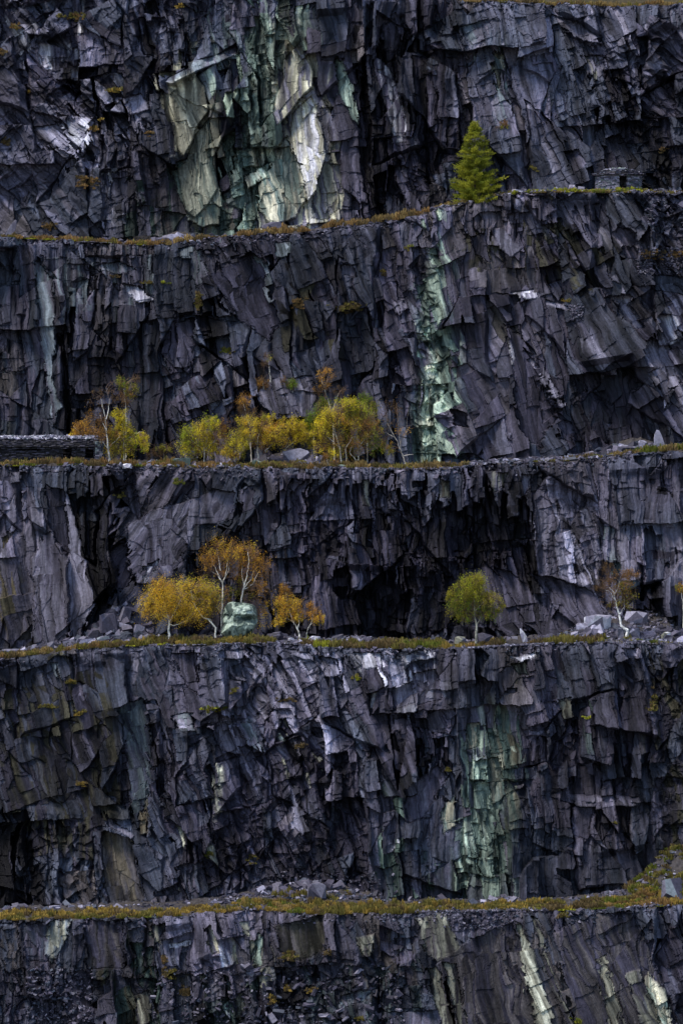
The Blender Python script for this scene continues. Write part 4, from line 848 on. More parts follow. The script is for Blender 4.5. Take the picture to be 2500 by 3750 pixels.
# ---------------- single rocks
def ico(sub):
    import bmesh
    bm = bmesh.new(); bmesh.ops.create_icosphere(bm, subdivisions=sub, radius=1)
    V = np.array([v.co[:] for v in bm.verts]); F = np.array([[v.index for v in f.verts] for f in bm.faces]); bm.free(); return V, F
ICO = {k: ico(k) for k in (3, 4, 6)}
def hull_rock(name, label, f, px, pybase, b, wpx, hpx, dm, cols, seed, lean, group, cat):
    """a quarried block: the convex hull of a box with broken corners, each broad facet its own plane"""
    import bmesh
    g = rng(seed); up = name == "slab" and hpx > wpx
    if up:      # a pointed plate on end, its top split along the cleavage
        O = np.array([(-.9, -1), (.85, -1), (1, -.3), (.7, .45), (.28, .9), (-.1, 1), (-.5, .62), (-.8, .1)]) * g.uniform(.88, 1.08, (8, 2))
        P = [np.array([x, s * g.uniform(.6, 1), z]) for x, z in O for s in (-1, 1)]
    else:
        N = g.normal(0, 1, (15, 3)); N /= np.linalg.norm(N, axis=1)[:, None]
        N = np.sign(N) * np.abs(N) ** .75; N /= np.abs(N).max(1)[:, None] ** .5
        P = list(N * g.uniform(.8, 1.05, (15, 1))); P.append(np.array([g.uniform(-.5, .5), -.6, .9])); P.append(np.array([-.9, -.3, -.8])); P.append(np.array([.9, -.2, -.8]))
    bm = bmesh.new()
    for p in P: bm.verts.new(p)
    r_ = bmesh.ops.convex_hull(bm, input=bm.verts[:]); bmesh.ops.delete(bm, geom=[e for e in set(r_['geom_interior'] + r_['geom_unused']) if isinstance(e, bmesh.types.BMVert)], context='VERTS')
    bm.normal_update(); bm.verts.ensure_lookup_table(); bm.verts.index_update()
    V = np.array([v.co[:] for v in bm.verts]); F = np.array([[v.index for v in q.verts] for q in bm.faces]); bm.free()
    V = V / np.abs(V).max(0)
    Y = YF[f] + 6 + b; k = (DIST + Y) / FLEN; x0 = (px - 1250) * k
    y0, zg = ledge(f, np.array([x0]), np.array([b])); y0 = float(y0[0]); z0_ = at(px, pybase, y0)[1]
    zg = float(zg[0]); z0_ = float(np.clip(z0_, zg - .25, zg + .3))
    V = V * np.array([wpx * k / 2, dm / 2, hpx * k / 2]); V[:, 2] -= V[:, 2].min() + .08 * hpx * k
    V[:, 0] += V[:, 2] * math.tan(R(lean))
    low = V[:, 2] < .25 * hpx * k; V[low, 2] = np.minimum(V[low, 2], zg - z0_ - .12)
    n = len(V); V2 = V[F].reshape(-1, 3); F2 = np.arange(len(V2)).reshape(-1, 3)
    c = np.repeat(mixcols(cols, len(F), g, .14), 3, 0)
    o = mesh_obj(name, V2, F2, M_STONE, col=c); o.location = (x0, y0, z0_)
    return tag(o, label, cat or name.replace('_', ' '), group)

def rock(name, label, f, px, pybase, b, wpx, hpx, dm, cols, seed, lean=0., sub=4, planes=16, group=None, cat=None, outline=None, sink=.12):
    """an angular rock: the body cut out by random planes, flattened to the given size; lean in degrees to the right"""
    if outline is None: return hull_rock(name, label, f, px, pybase, b, wpx, hpx, dm, cols, seed, lean, group, cat)
    g = rng(seed); D, F = ICO[sub]
    N = g.normal(0, 1, (planes, 3)); N /= np.linalg.norm(N, axis=1)[:, None]
    N = np.concatenate([N, [[0, -1, .1], [.97, -.2, .05], [-.97, -.25, .1], [.1, .1, 1], [0, 0, -1]]]); N /= np.linalg.norm(N, axis=1)[:, None]
    dd = np.concatenate([g.uniform(.72, 1.0, planes), [.8, .8, .8, .8, .8]])
    r = np.min(dd[None] / np.maximum(D @ N.T, .08), axis=1); r = np.minimum(r, 1.25)
    if outline is not None:
        O = np.array(outline, float); q = O.mean(0); ang = np.arctan2(-(O[:, 1] - q[1]), O[:, 0] - q[0])
        rad = np.hypot((O[:, 0] - q[0]) / (wpx / 2), (O[:, 1] - q[1]) / (hpx / 2)); o = np.argsort(ang)
        a = np.arctan2(D[:, 2] * hpx, D[:, 0] * wpx)
        rr = np.interp(a, np.concatenate([ang[o] - 2 * np.pi, ang[o], ang[o] + 2 * np.pi]), np.tile(rad[o], 3))
        e = np.hypot(D[:, 0], D[:, 2]); r = np.where(e > .3, np.minimum(r, 1.02) * .4 + rr * .6, r * .9)
    V = D * r[:, None]
    V *= 1 + .07 * (fbm(V[:, 0] * 2.5 + seed, V[:, 2] * 2.5 + V[:, 1] * 2, seed, 4) - .5)[:, None] * 2
    Y = YF[f] + 6 + b; k = (DIST + Y) / FLEN
    x0 = (px - 1250) * k; y0, z0_ = ledge(f, np.array([x0]), np.array([b])); y0 = float(y0[0]); z0_ = float(z0_[0])
    if pybase is not None:
        z0_ = at(px, pybase, y0)[1]
    V = V * np.array([wpx * k / 2, dm / 2, hpx * k / 2]); V[:, 2] -= V[:, 2].min() + sink * hpx * k * .3
    t = R(lean); V = np.stack([V[:, 0] + V[:, 2] * math.tan(t), V[:, 1], V[:, 2]], -1)
    C = np.array([PAL[q] if isinstance(q, str) else q for q in cols]); n = fbm(V[:, 0] * .8 + seed, V[:, 2] * .8 + V[:, 1] * .6, seed + 3, 4)
    t = np.clip((n - .5) * 3.2 + .5, 0, .999) * (len(C) - 1); i = t.astype(int); fr = (t - i)[:, None]; c = C[i] * (1 - fr) + C[np.minimum(i + 1, len(C) - 1)] * fr
    o = mesh_obj(name, V, F, M_STONE, col=c); o.location = (x0, y0, z0_)
    return tag(o, label, cat or name.replace('_', ' '), group)

OUT = [(858,2204),(905,2208),(935,2214),(947,2240),(952,2275),(945,2310),(930,2330),(800,2330),(812,2310),(830,2285),(838,2240),(846,2212)]
gb = rock("boulder", "big pale green boulder beneath the two tall brown birches", 4, 876, 2336, 5.2, 166, 138, 4.4, ('G', 'J', (.45, .54, .47), 'H', 'J', 'G'), 5, sub=6, planes=15, outline=OUT)
# the undercut notch on its right shoulder
me = gb.data; n_ = len(me.vertices); co = np.empty(n_ * 3, np.float32); me.vertices.foreach_get("co", co); co = co.reshape(-1, 3)
nx, nz = 1.6, 2.45
w_ = np.exp(-(((co[:, 0] - nx) / .95) ** 2 + ((co[:, 2] - nz + .15 * (co[:, 0] - nx)) / .42) ** 2) ** 1.5) * (co[:, 1] < .6)
co[:, 1] += 1.5 * w_
bx_ = boxes(co[:, 0] + co[:, 1] * .3 + 20, co[:, 2] + 20, np.full(n_, 12.), .95, 1.25, 77, 0., .5, .5, .35, .1, 25., .2)[0] + .5 * boxes(co[:, 0] + 9, co[:, 2] + co[:, 1] * .3, np.full(n_, -20.), .4, .5, 78, 0., .3, .5, .4, .1, 25., .15)[0]
co[:, 1] += .38 * bx_ * (co[:, 1] < .8); co[:, 2] -= .10 * bx_ * (co[:, 2] > 2.5)
me.vertices.foreach_set("co", co.ravel()); me.update()
LG = "loose boulders and slabs on the ledges"
RK = [ # name, label, face, px, py, b, w, h, depth, colours, seed, lean
 ("slab", "tall pale pointed slab standing upright at the right end of the birch ledge", 3, 2408, 1630, 5, 40, 74, .5, ('L', 'X'), 11, -6),
 ("slab", "pale narrow pointed slab leaning left, right of the round green birch", 4, 1922, 2316, 5, 22, 48, .4, ('X', 'L'), 12, -24),
 ("slab", "grey slab leaning on end at the left end of the upper ledge", 2, 44, 862, 7, 30, 62, .6, ('M', 'Q'), 13, 22),
 ("boulder", "broad pale flat-topped boulder left of the crooked white birch", 4, 2185, 2268, 8.5, 100, 44, 2.4, ('L', 'M', 'X'), 14, 0),
 ("boulder", "smaller pale boulder in front of the broad pale one", 4, 2128, 2286, 7.5, 44, 32, 1.4, ('M', 'L'), 15, 0),
 ("boulder", "grey boulder just right of the crooked birch trunk", 4, 2322, 2268, 9.5, 96, 42, 2.2, ('M', 'Q', 'L'), 16, 0),
 ("boulder", "low pale stone at the foot of the crooked birch, on its right", 4, 2322, 2312, 5, 44, 26, 1.4, ('L', 'M'), 17, 0),
 ("boulder", "small creamy stone near the right edge of the middle ledge", 4, 2436, 2312, 5, 40, 22, 1.2, ('X', 'E'), 18, 0),
 ("boulder", "dark angular block lying in the heather right of the pointed slab", 4, 2008, 2338, 2.4, 48, 32, 1.2, ('D', 'P'), 19, 12),
 ("boulder", "dark grey rounded boulder behind the round green birch trunk", 4, 1772, 2318, 6.5, 60, 30, 1.5, ('P', 'D'), 20, 0),
 ("boulder", "pale greenish stone left of the round green birch trunk", 4, 1682, 2320, 5, 44, 28, 1.2, ('M', 'E'), 21, 0),
 ("boulder", "white angular stone right of the small orange birches", 4, 1152, 2336, 3, 44, 30, 1.0, ('X', 'L'), 22, 0),
 ("boulder", "small white stone below the small orange birch", 4, 1065, 2336, 4, 26, 12, .8, ('X',), 23, 0),
 ("boulder", "dark triangular block between the green boulder and the orange birch", 4, 1016, 2338, 4, 44, 32, 1.2, ('Q', 'D'), 24, 0),
 ("boulder", "blue grey boulder at the front of the left rock pile", 4, 382, 2352, 5, 52, 26, 1.4, ('S', 'M'), 25, 0),
 ("boulder", "low grey boulder in the heather left of the golden birch", 4, 305, 2352, 6, 60, 24, 1.4, ('M', 'Q'), 26, 0),
 ("boulder", "small rounded grey stone left of the blue grey boulder", 4, 186, 2366, 5, 26, 24, 1.0, ('M',), 27, 0),
 ("slab", "long flat pale slab lying at the far left of the middle ledge", 4, 52, 2385, 3, 84, 16, 1.5, ('L', 'M'), 28, 0),
 ("boulder", "largest purple grey block in the left rock pile", 4, 400, 2305, 9, 70, 66, 2.2, ('Q', 'P'), 29, 0),
 ("boulder", "upright grey block on top of the left rock pile", 4, 455, 2268, 10, 50, 58, 1.8, ('Q', 'M'), 30, 4),
 ("boulder", "dark block at the top left of the left rock pile", 4, 408, 2214, 11, 44, 34, 1.6, ('P',), 31, 0),
 ("boulder", "pale lilac block at the right of the left rock pile", 4, 508, 2318, 8, 46, 40, 1.5, ('L', 'Q'), 32, 8),
 ("boulder", "dark wide block low in the left rock pile", 4, 340, 2330, 8, 70, 40, 1.8, ('P', 'D'), 33, 0),
 ("boulder", "pale rock face behind the middle yellow birches", 3, 1090, 1672, 7, 110, 56, 2.4, ('L', 'M', 'Q'), 34, 0),
 ("boulder", "dark green rounded boulder left of the spreading yellow birch", 3, 668, 1696, 2.5, 72, 30, 1.6, ('G', 'T'), 35, 0),
 ("boulder", "pale green flat stone in the heather under the birches", 3, 942, 1688, 2.5, 36, 20, 1.0, ('J', 'H'), 36, 0),
 ("boulder", "small pale stone in the heather below the green crowned birch", 3, 1250, 1712, 1.5, 32, 12, .8, ('J', 'M'), 37, 0),
 ("slab", "flat white slab stuck in the lip below the left birches", 3, 470, 1764, -.8, 34, 22, .8, ('X', 'L'), 38, 0),
 ("boulder", "large grey boulder at the right end of the lowest ledge", 5, 2462, 3292, 6, 96, 86, 3.0, ('M', 'Q', 'S'), 39, 0),
 ("slab", "grey slab topping the pile on the upper left ledge", 2, 640, 842, 4, 96, 30, 2.0, ('L', 'M'), 40, 0),
 ("slab", "dark slab tilted at the foot of the pile on the upper left ledge", 2, 600, 862, 3.5, 70, 22, 1.4, ('Q', 'P'), 41, 0),
 ("slab", "thin slab sticking out right of the pile on the upper left ledge", 2, 690, 856, 4.5, 60, 20, 1.4, ('M', 'Q'), 42, 0),
 ("boulder", "purple triangular rock at the foot of the cream slab", 2, 1010, 838, 5, 90, 36, 1.4, ('P', 'Q'), 43, 0),
 ("slab", "dark slab lying flat below the small rock pile near the right pointed slab", 3, 2300, 1640, 5, 100, 20, 1.6, ('P', 'M'), 44, 0),
 ("slab", "grey block standing beside the tall pale pointed slab", 3, 2350, 1622, 6, 34, 34, 1.0, ('M', 'L'), 45, -8),
 ("boulder", "grey rock face breaking the scree at the foot of the fourth face", 5, 1160, 3268, 9, 70, 50, 2.0, ('M', 'Q'), 46, 0)]
for q in RK:
    rock(q[0], q[1], q[2], q[3], q[4], q[5], q[6], q[7], q[8], q[9], q[10], q[11], sub=3, planes=9, group=LG)

# ---------------- drystone huts
def wall_blocks(path, z0, z1, ch, th, g, skips=(), col=('P', 'D', 'D', 'B', 'Q'), out=0., jit=.5):
    """courses of slate blocks along a plan path; skips: (s0, s1, zlow, zhigh) left open"""
    P = np.array(path, float); seg = np.hypot(*(P[1:] - P[:-1]).T); s = np.concatenate([[0], np.cumsum(seg)]); L = s[-1]
    C = []; S_ = []; M = []; z = z0
    while z < z1 - .02:
        h = ch * g.uniform(.7, 1.35); t = -g.uniform(0, .3)
        while t < L:
            ln = g.uniform(.22, .8); a, b = t, t + ln; t = b + .01; zc = z + h / 2
            for s0, s1, zl, zh in skips:
                if zl < zc < zh:
                    if a < s0 < b: b = s0
                    elif a < s1 < b: a = s1
                    elif a >= s0 and b <= s1: a = b = -9
            a, b = max(a, 0), min(b, L)
            if b - a < .08: continue
            m = (a + b) / 2; x = np.interp(m, s, P[:, 0]); y = np.interp(m, s, P[:, 1]); i = min(max(np.searchsorted(s, m) - 1, 0), len(seg) - 1)
            d = (P[i + 1] - P[i]) / seg[i]; an = math.atan2(d[1], d[0]); o = g.normal(0, .05) + out
            C.append((x + d[1] * o, y - d[0] * o, zc)); S_.append((b - a, th, h * .96)); c_, s_ = math.cos(an), math.sin(an); e = g.normal(0, .02)
            M.append([[c_, -s_, 0], [s_, c_, 0], [e, 0, 1]])
        z += h
    C = np.array(C); V, F = shards(C, np.array(S_), g, M=np.array(M), jit=jit * .4)
    return V, F, np.repeat(mixcols(col, len(C), g, .4), 8, 0)

def hut_round():
    f = 2; b = 4.5; px = 2262; x0 = pxx(f, px); y0 = float(ledge(f, np.array([x0]), np.array([b]))[0][0]); z0_ = at(px, 695, y0 - 2)[1]
    k = (DIST + y0) / FLEN; root = tag(empty("stone_hut", (x0, y0, z0_)), "round drystone slate hut with a domed roof and dark doorway, on the upper right ledge", "hut")
    g = rng(61); a, c = 78 * k, 1.9
    th = np.linspace(0, 2 * np.pi, 49); path = np.stack([-a * np.sin(th), c * np.cos(th)], -1)     # starts at the back, front at the half turn
    P = path; seg = np.hypot(*(P[1:] - P[:-1]).T); s = np.concatenate([[0], np.cumsum(seg)])
    # front runs left to right after reversing
    path = path[::1]; front = s[24]
    dx = (2276 - px) * k; sd = 1 if path[25][0] > path[23][0] else -1
    s0 = front + sd * dx - 14 * k; s1 = front + sd * dx + 14 * k; hw = 54 * k
    V, F, col = wall_blocks(path, -.4, hw, .13, .45, g, skips=[(s0, s1, -9, hw - .06)], col=('M', 'L', 'M', 'Q', 'T'))
    mesh_obj("wall", V, F, M_STONE, root, col=col)
    lv = [(hw, 1.16, .16), (hw + .15, 1.14, .16), (hw + .3, 1.02, .14), (hw + .43, .90, .13), (hw + .55, .76, .12), (hw + .66, .60, .12), (hw + .76, .42, .12), (hw + .86, .2, .1)]
    parts = []
    for z, q, h in lv:
        for qq in (q, q - .18, q - .36, q - .54, q - .72):
            if qq > .05: parts.append(wall_blocks(path * qq, z, z + .1, .12, .6, g, col=('D', 'P', 'K', 'B', 'D')))
    V, F, col = join(parts); mesh_obj("roof", V, F, M_STONE, root, col=col)
    n = 170; t = g.uniform(0, 2 * np.pi, n); q = np.sqrt(g.uniform(0, 1, n)); C = np.stack([a * q * np.cos(t) * 1.05, c * q * np.sin(t), hw + .3 + .70 * (1 - q ** 1.8)], -1)
    V, F = shards(C, np.stack([g.uniform(.3, .6, n), g.uniform(.2, .4, n), g.uniform(.05, .1, n)], -1), g, .15)
    mesh_obj("loose_slates", V, F, M_STONE, root, col=np.repeat(mixcols(('L', 'X', 'L', 'M', 'L', 'J'), n, g, .35), 8, 0))
    V, F = shards(np.array([[dx, -c - .05, hw - .02]]), np.array([[34 * k, .5, .1]]), g, .01, .05); mesh_obj("lintel", V, F, M_STONE, root, col=np.tile(PAL['Q'], (8, 1)))
hut_round()

def hut_long():
    f = 3; b = 4.0; px = 180; x0 = pxx(f, px); y0 = float(ledge(f, np.array([x0]), np.array([b]))[0][0]); z0_ = at(px, 1682, y0)[1]
    k = (DIST + y0) / FLEN; root = tag(empty("stone_shelter", (x0, y0, z0_)), "long low drystone shelter with thick slate roof, left end of birch ledge", "shelter")
    g = rng(71); X = lambda p: (p - px) * k; hw = 46 * k
    path = [(X(-230), 0), (X(352), 0), (X(352), 3.6), (X(-230), 3.6)]
    sk = [(X(230) - X(-230), X(262) - X(-230), -9, 40 * k), (X(312) - X(-230), X(342) - X(-230), 4 * k, 38 * k), (X(60) - X(-230), X(150) - X(-230), 33 * k, 39 * k)]
    V, F, col = wall_blocks(path, -.5, hw, .12, .5, g, skips=sk, col=('D', 'K', 'K', 'D', 'K', 'P')); mesh_obj("wall", V, F, M_STONE, root, col=col)  # blocks coloured near black to paint the wall's deep shadow
    for lx, lz in ((246, 41), (327, 39)):
        V, F = shards(np.array([[X(lx), -.05, lz * k]]), np.array([[44 * k, .5, .1]]), g, .01, .05); mesh_obj("lintel", V, F, M_STONE, root, col=np.tile(PAL['P'], (8, 1)))
    parts = []
    for i, z in enumerate(np.arange(hw, hw + 24 * k, .11)):
        o = .42 - .05 * i
        for q in (0, .55, 1.1, 1.7):
            parts.append(wall_blocks([(X(-230), -o + q), (X(352) + .25, -o + q)], z, z + .1, .11, .6, g, col=('D', 'P', 'K', 'D', 'K')))
        parts.append(wall_blocks([(X(352) + o * .6, -o), (X(352) + o * .6, 3.8)], z, z + .1, .11, .6, g, col=('D', 'P', 'B', 'Q')))
    V, F, col = join(parts); mesh_obj("roof", V, F, M_STONE, root, col=col)
    n = 1500; x = g.uniform(X(-230), X(356), n); y = g.uniform(-.15, 3.7, n); C = np.stack([x, y, hw + 24 * k + .12 + .35 * np.sin(np.clip(y / 3.6, 0, 1) * np.pi) * fbm(x * .5, y * .5, 5, 2) + g.uniform(0, .18, n)], -1)
    V, F = shards(C, np.stack([g.uniform(.2, .6, n), g.uniform(.15, .4, n), g.uniform(.06, .16, n)], -1), g, .3)
    mesh_obj("loose_slates", V, F, M_STONE, root, col=np.repeat(mixcols(('M', 'L', 'Q', 'L', 'S', 'B', 'X'), n, g, .35), 8, 0))
    V, F, col = wall_blocks([(X(348), -.5), (X(372), -.35), (X(374), .9)], -.5, hw + 20 * k, .2, .5, g, col=('T', 'M', 'B', 'S')); mesh_obj("buttress", V, F, M_STONE, root, col=col)
hut_long()

# ---------------- trees
def tube(P, r0, r1, n=6):
    P = np.array(P, float); m = len(P); r = np.linspace(r0, r1, m); V = []
    for i in range(m):
        d = P[min(i + 1, m - 1)] - P[max(i - 1, 0)]; d /= np.linalg.norm(d) + 1e-9
        a = np.cross(d, (0, 1, 0)); a /= np.linalg.norm(a) + 1e-9; bb = np.cross(d, a)
        t = np.arange(n) * 2 * np.pi / n; V.append(P[i] + r[i] * (np.cos(t)[:, None] * a + np.sin(t)[:, None] * bb))
    V = np.concatenate(V); i = np.arange(m - 1)[:, None] * n; j = np.arange(n)[None]; jn = (j + 1) % n
    return V, np.stack([i + j, i + jn, i + n + jn, i + n + j], -1).reshape(-1, 4)

def wobble(P, g, amp, sub=4):
    P = np.array(P, float); out = []
    for a, b in zip(P[:-1], P[1:]):
        for t in np.arange(sub) / sub: out.append(a * (1 - t) + b * t + g.normal(0, amp, 3) * (1 if t > 0 else .3))
    out.append(P[-1]); return np.array(out)

def birch(name, label, f, b, stems, blobs, seed, leaf=.115, group=None, cat="birch tree", bark=(.80, .76, .68), twig=(.16, .10, .075), twigs=1.0, droop=.5, foot=None):
    """stems: [(list of px,py points), base radius, tip radius]; blobs: (cx, cy, rx, ry, leaves, colours)"""
    g = rng(seed); px0, py0 = stems[0][0][0]
    y0 = float(np.interp(pxx(f, px0), FACES[f]['xs'], FACES[f]['Ys'])) + b
    x0, z0_ = at(px0, py0, y0); zg = float(ledge(f, np.array([x0]), np.array([b]))[1][0])
    root = tag(empty(name, (x0, y0, z0_)), label, cat, group or ('birches along the quarry ledges' if 'birch' in name else 'shrubs rooted on the rock faces'))
    k = (DIST + y0) / FLEN
    W = lambda px, py, dy=0.: np.array([at(px, py, y0)[0] - x0, dy, at(px, py, y0)[1] - z0_])
    bark = np.array(bark) * (.8 if f == 3 else 1.); parts = []; nodes = []
    for si, (pp, r0, r1) in enumerate(stems):
        dy = np.linspace(0, g.uniform(-.8, .8) if si else g.uniform(-.3, .3), len(pp))
        P = [W(p[0], p[1], d) for p, d in zip(pp, dy)]
        if si == 0: P = [P[0] - np.array([0, 0, foot or max(.3, z0_ - zg + .2)])] + P
        P = wobble(P, g, .035); V, F = tube(P, r0 * 1.15, r1, 7)
        s = fbm(V[:, 2] * 3, V[:, 0] * 2 + si, seed, 2)[:, None]; c = np.array(bark) * np.clip(1.25 - (s > .62) * .75, 0, 2) ; c = c * (1 - .35 * np.clip(r0 < .05, 0, 1)) if np.ndim(r0) == 0 else c
        parts.append((V, F, np.broadcast_to(c, (len(V), 3)))); nodes.append(P[len(P) // 3:])
    V, F, c = join(parts); mesh_obj("trunk", V, F, M_BARK, root, col=c)
    nodes = np.concatenate(nodes); LV = []; LC = []; TW = []
    for cx, cy, rx, ry, nl, cols in blobs:
        R3 = np.array([rx * k, min(rx, ry * 1.2) * k * .9, ry * k]); ctr = W(cx, cy, g.uniform(-.4, .4))
        nl = int(nl * 1.45); nc = max(8, int(nl / 42)); d = g.normal(0, 1, (nc, 3)); d /= np.linalg.norm(d, axis=1)[:, None]
        cc = ctr + d * R3 * (g.uniform(0, 1, nc) ** .4)[:, None] * g.uniform(.75, 1.12, nc)[:, None]
        cr = np.mean(R3) * g.uniform(.14, .26, nc); cr = np.clip(cr * g.choice([.7, 1., 1.5], nc), .18, .75)
        ccol = mixcols(cols, nc, g, .22); per = g.poisson(nl / nc, nc); ci = np.repeat(np.arange(nc), per); m = len(ci)
        q = g.normal(0, .62, (m, 3)) * cr[ci][:, None] * np.array([1, 1, 1 + droop]); q[:, 2] -= droop * .35 * cr[ci]
        p = cc[ci] + q; s = leaf * g.uniform(.6, 1.35, m)
        a = g.normal(0, 1, (m, 3)); a /= np.linalg.norm(a, axis=1)[:, None]; e = np.cross(a, g.normal(0, 1, (m, 3))); e /= np.linalg.norm(e, axis=1)[:, None] + 1e-9
        a = a * s[:, None] * .5; e = e * s[:, None] * .36
        LV.append(np.stack([p - a, p + e, p + a, p - e], 1).reshape(-1, 3)); LC.append(np.repeat(ccol[ci] * g.uniform(.65, 1.4, (m, 1)), 4, 0))
        for t in range(nc):
            if g.uniform() > twigs: continue
            i = np.argmin(np.linalg.norm((nodes - cc[t]) * np.array([1, 1, 1.0]) + np.array([0, 0, .5]), axis=1)); A = nodes[i]; B = cc[t]; mid = (A + B) / 2 + np.array([0, 0, .12 * np.linalg.norm(B - A)])
            TW.append(tube([A, mid, B, B + g.normal(0, .25, 3) - np.array([0, 0, .1])], .028, .010, 3))
            for _ in range(2): TW.append(tube([mid * .4 + B * .6, B + g.normal(0, .45, 3)], .015, .007, 3))
    V = np.concatenate(LV); mesh_obj("crown", V, np.arange(len(V)).reshape(-1, 4), M_LEAF, root, col=np.concatenate(LC))
    if TW:
        V, F, c = join([(v, f_, np.array(twig)) for v, f_ in TW]); mesh_obj("branches", V, F, M_BARK, root, col=c)
    return root

cGOLD = ((.86, .58, .06), (.90, .65, .075), (.78, .47, .05), (.74, .56, .045)); cG2 = ((.80, .64, .06), (.86, .68, .07), (.72, .52, .05), (.66, .56, .045)); cYEL = ((.80, .70, .05), (.70, .62, .045), (.85, .68, .07)); cORG = ((.72, .39, .055), (.76, .44, .06), (.58, .31, .05))
cBRN = ((.34, .18, .045), (.27, .14, .04), (.42, .23, .045)); cDULL = ((.19, .12, .055), (.16, .10, .05)); cLIME = ((.46, .50, .045), (.36, .44, .04), (.56, .54, .045)); cGRN = ((.16, .25, .03), (.20, .29, .035)); cOLV = ((.36, .34, .045), (.29, .28, .04), (.44, .39, .045))
GT = "birches on the ledges"
# middle ledge
birch("birch_tree", "round golden birch on a short white trunk at the left of the middle ledge", 4, 2.2,
      [([(621,2338),(619,2300),(620,2270),(600,2200),(590,2150)], .17, .04), ([(620,2280),(640,2240),(665,2190)], .06, .02), ([(619,2290),(645,2288),(690,2270)], .05, .02), ([(618,2270),(560,2220)], .05, .02)],
      [(612,2190,92,76,5400,cGOLD), (560,2220,62,46,2400,cGOLD), (665,2235,60,54,2400,cGOLD), (600,2150,60,36,1600,cGOLD+cORG)], 501)
birch("birch_tree", "golden yellow birch with a leaning trunk between the round golden birch and the tall ones", 4, 6.,
      [([(790,2300),(765,2270),(745,2262),(722,2232),(708,2205),(700,2160)], .11, .03), ([(745,2262),(770,2268),(788,2300)], .05, .03)],
      [(690,2150,52,38,1800,cGOLD+cYEL), (755,2160,56,42,2200,cYEL+cGOLD+cOLV), (745,2210,72,46,2600,cGOLD+cOLV), (720,2260,60,40,1000,cBRN+cGOLD)], 502)
birch("birch_tree", "tall bronze birch rising left of the green boulder", 4, 7.5,
      [([(812,2300),(812,2240),(815,2190),(816,2135),(822,2120),(832,2080),(836,2040)], .13, .03), ([(816,2138),(800,2105),(782,2070),(770,2030)], .09, .02), ([(822,2120),(838,2090),(842,2060)], .05, .02), ([(806,2110),(775,2092)], .04, .02), ([(812,2250),(795,2225),(765,2218)], .05, .02), ([(808,2090),(800,2040),(792,2000)], .05, .015)],
      [(820,2010,62,54,1500,cBRN+cORG+cGOLD), (765,2050,46,58,900,cBRN+cORG), (830,2070,60,64,950,cBRN), (820,2180,56,60,450,cBRN+cOLV), (750,2100,40,50,500,cDULL)], 503)
birch("birch_tree", "tall bronze birch rising straight behind the green boulder", 4, 8.,
      [([(876,2260),(884,2190),(893,2150),(905,2110),(912,2060),(908,2020)], .12, .03), ([(893,2150),(886,2110),(887,2060)], .06, .02), ([(893,2155),(920,2120),(930,2090)], .06, .02), ([(890,2160),(925,2140),(948,2092)], .05, .02)],
      [(905,2020,54,44,1250,cORG+cGOLD+cBRN), (950,2060,48,56,950,cBRN+cORG), (905,2080,62,60,750,cBRN), (950,2140,46,54,900,cBRN+cORG), (962,2240,22,60,500,cBRN+cGOLD), (890,2160,50,40,500,cDULL+cOLV)], 504)
birch("birch_tree", "small orange birch with twin white stems right of the green boulder", 4, 4.,
      [([(1097,2326),(1088,2302),(1075,2278),(1068,2262),(1052,2215),(1048,2170)], .11, .025), ([(1090,2305),(1096,2280),(1092,2250)], .06, .02), ([(1075,2280),(1050,2262)], .03, .01)],
      [(1052,2215,54,50,2300,cORG+cGOLD), (1085,2250,38,32,1000,cORG+cGOLD), (1042,2165,26,38,600,cORG+cBRN), (1020,2270,32,24,500,cGOLD)], 505)
birch("birch_tree", "smallest thin orange birch right of the small orange one", 4, 4.5,
      [([(1123,2318),(1128,2300),(1140,2280),(1146,2250)], .055, .015), ([(1132,2292),(1160,2270)], .03, .01)],
      [(1145,2248,32,36,750,cORG), (1165,2265,26,16,300,cORG+cGOLD), (1140,2215,16,18,150,cORG)], 506)
birch("birch_tree", "round olive green birch with a full crown, standing alone before the black overhang", 4, 2.6,
      [([(1742,2325),(1743,2290),(1736,2255),(1735,2200),(1730,2150)], .15, .04), ([(1743,2290),(1754,2270),(1765,2240)], .05, .02), ([(1738,2260),(1700,2210)], .05, .02), ([(1737,2240),(1780,2190)], .05, .02)],
      [(1722,2150,58,48,3600,cOLV+cLIME), (1682,2205,52,44,2600,cOLV+cGRN), (1795,2190,42,36,1900,cOLV), (1745,2122,40,26,1300,cLIME+cOLV), (1700,2250,56,28,1300,cOLV+cGRN), (1790,2240,52,30,1500,cGRN+cOLV), (1750,2190,50,50,1800,cOLV+cLIME), (1655,2170,26,34,600,cOLV), (1832,2225,18,26,350,cOLV)], 507, bark=(.5, .46, .36))
birch("birch_tree", "crooked bright white birch with a thin brown crown at the right of the middle ledge", 4, 4.5,
      [([(2294,2306),(2284,2302),(2272,2290),(2268,2262),(2262,2238),(2252,2200),(2246,2170),(2230,2150)], .19, .04), ([(2267,2250),(2275,2238),(2288,2215)], .07, .02), ([(2252,2205),(2235,2170),(2212,2158)], .045, .012), ([(2248,2180),(2262,2150),(2270,2120)], .04, .012)],
      [(2260,2140,74,58,900,cDULL+cBRN), (2225,2085,30,28,420,cDULL), (2305,2100,40,24,700,cDULL+cBRN), (2285,2190,62,42,1000,cDULL+cOLV), (2205,2145,42,40,500,cDULL), (2290,2140,40,26,600,cBRN+cOLV), (2240,2210,40,24,300,cDULL)], 508, bark=(.85, .83, .80), twigs=1.)
birch("birch_sapling", "tuft of orange birch leaves at the right edge above the middle ledge", 4, 9.,
      [([(2500,2240),(2498,2200),(2492,2160)], .05, .015)], [(2492,2152,26,22,500,cORG+cOLV), (2520,2180,26,30,400,cBRN)], 509)
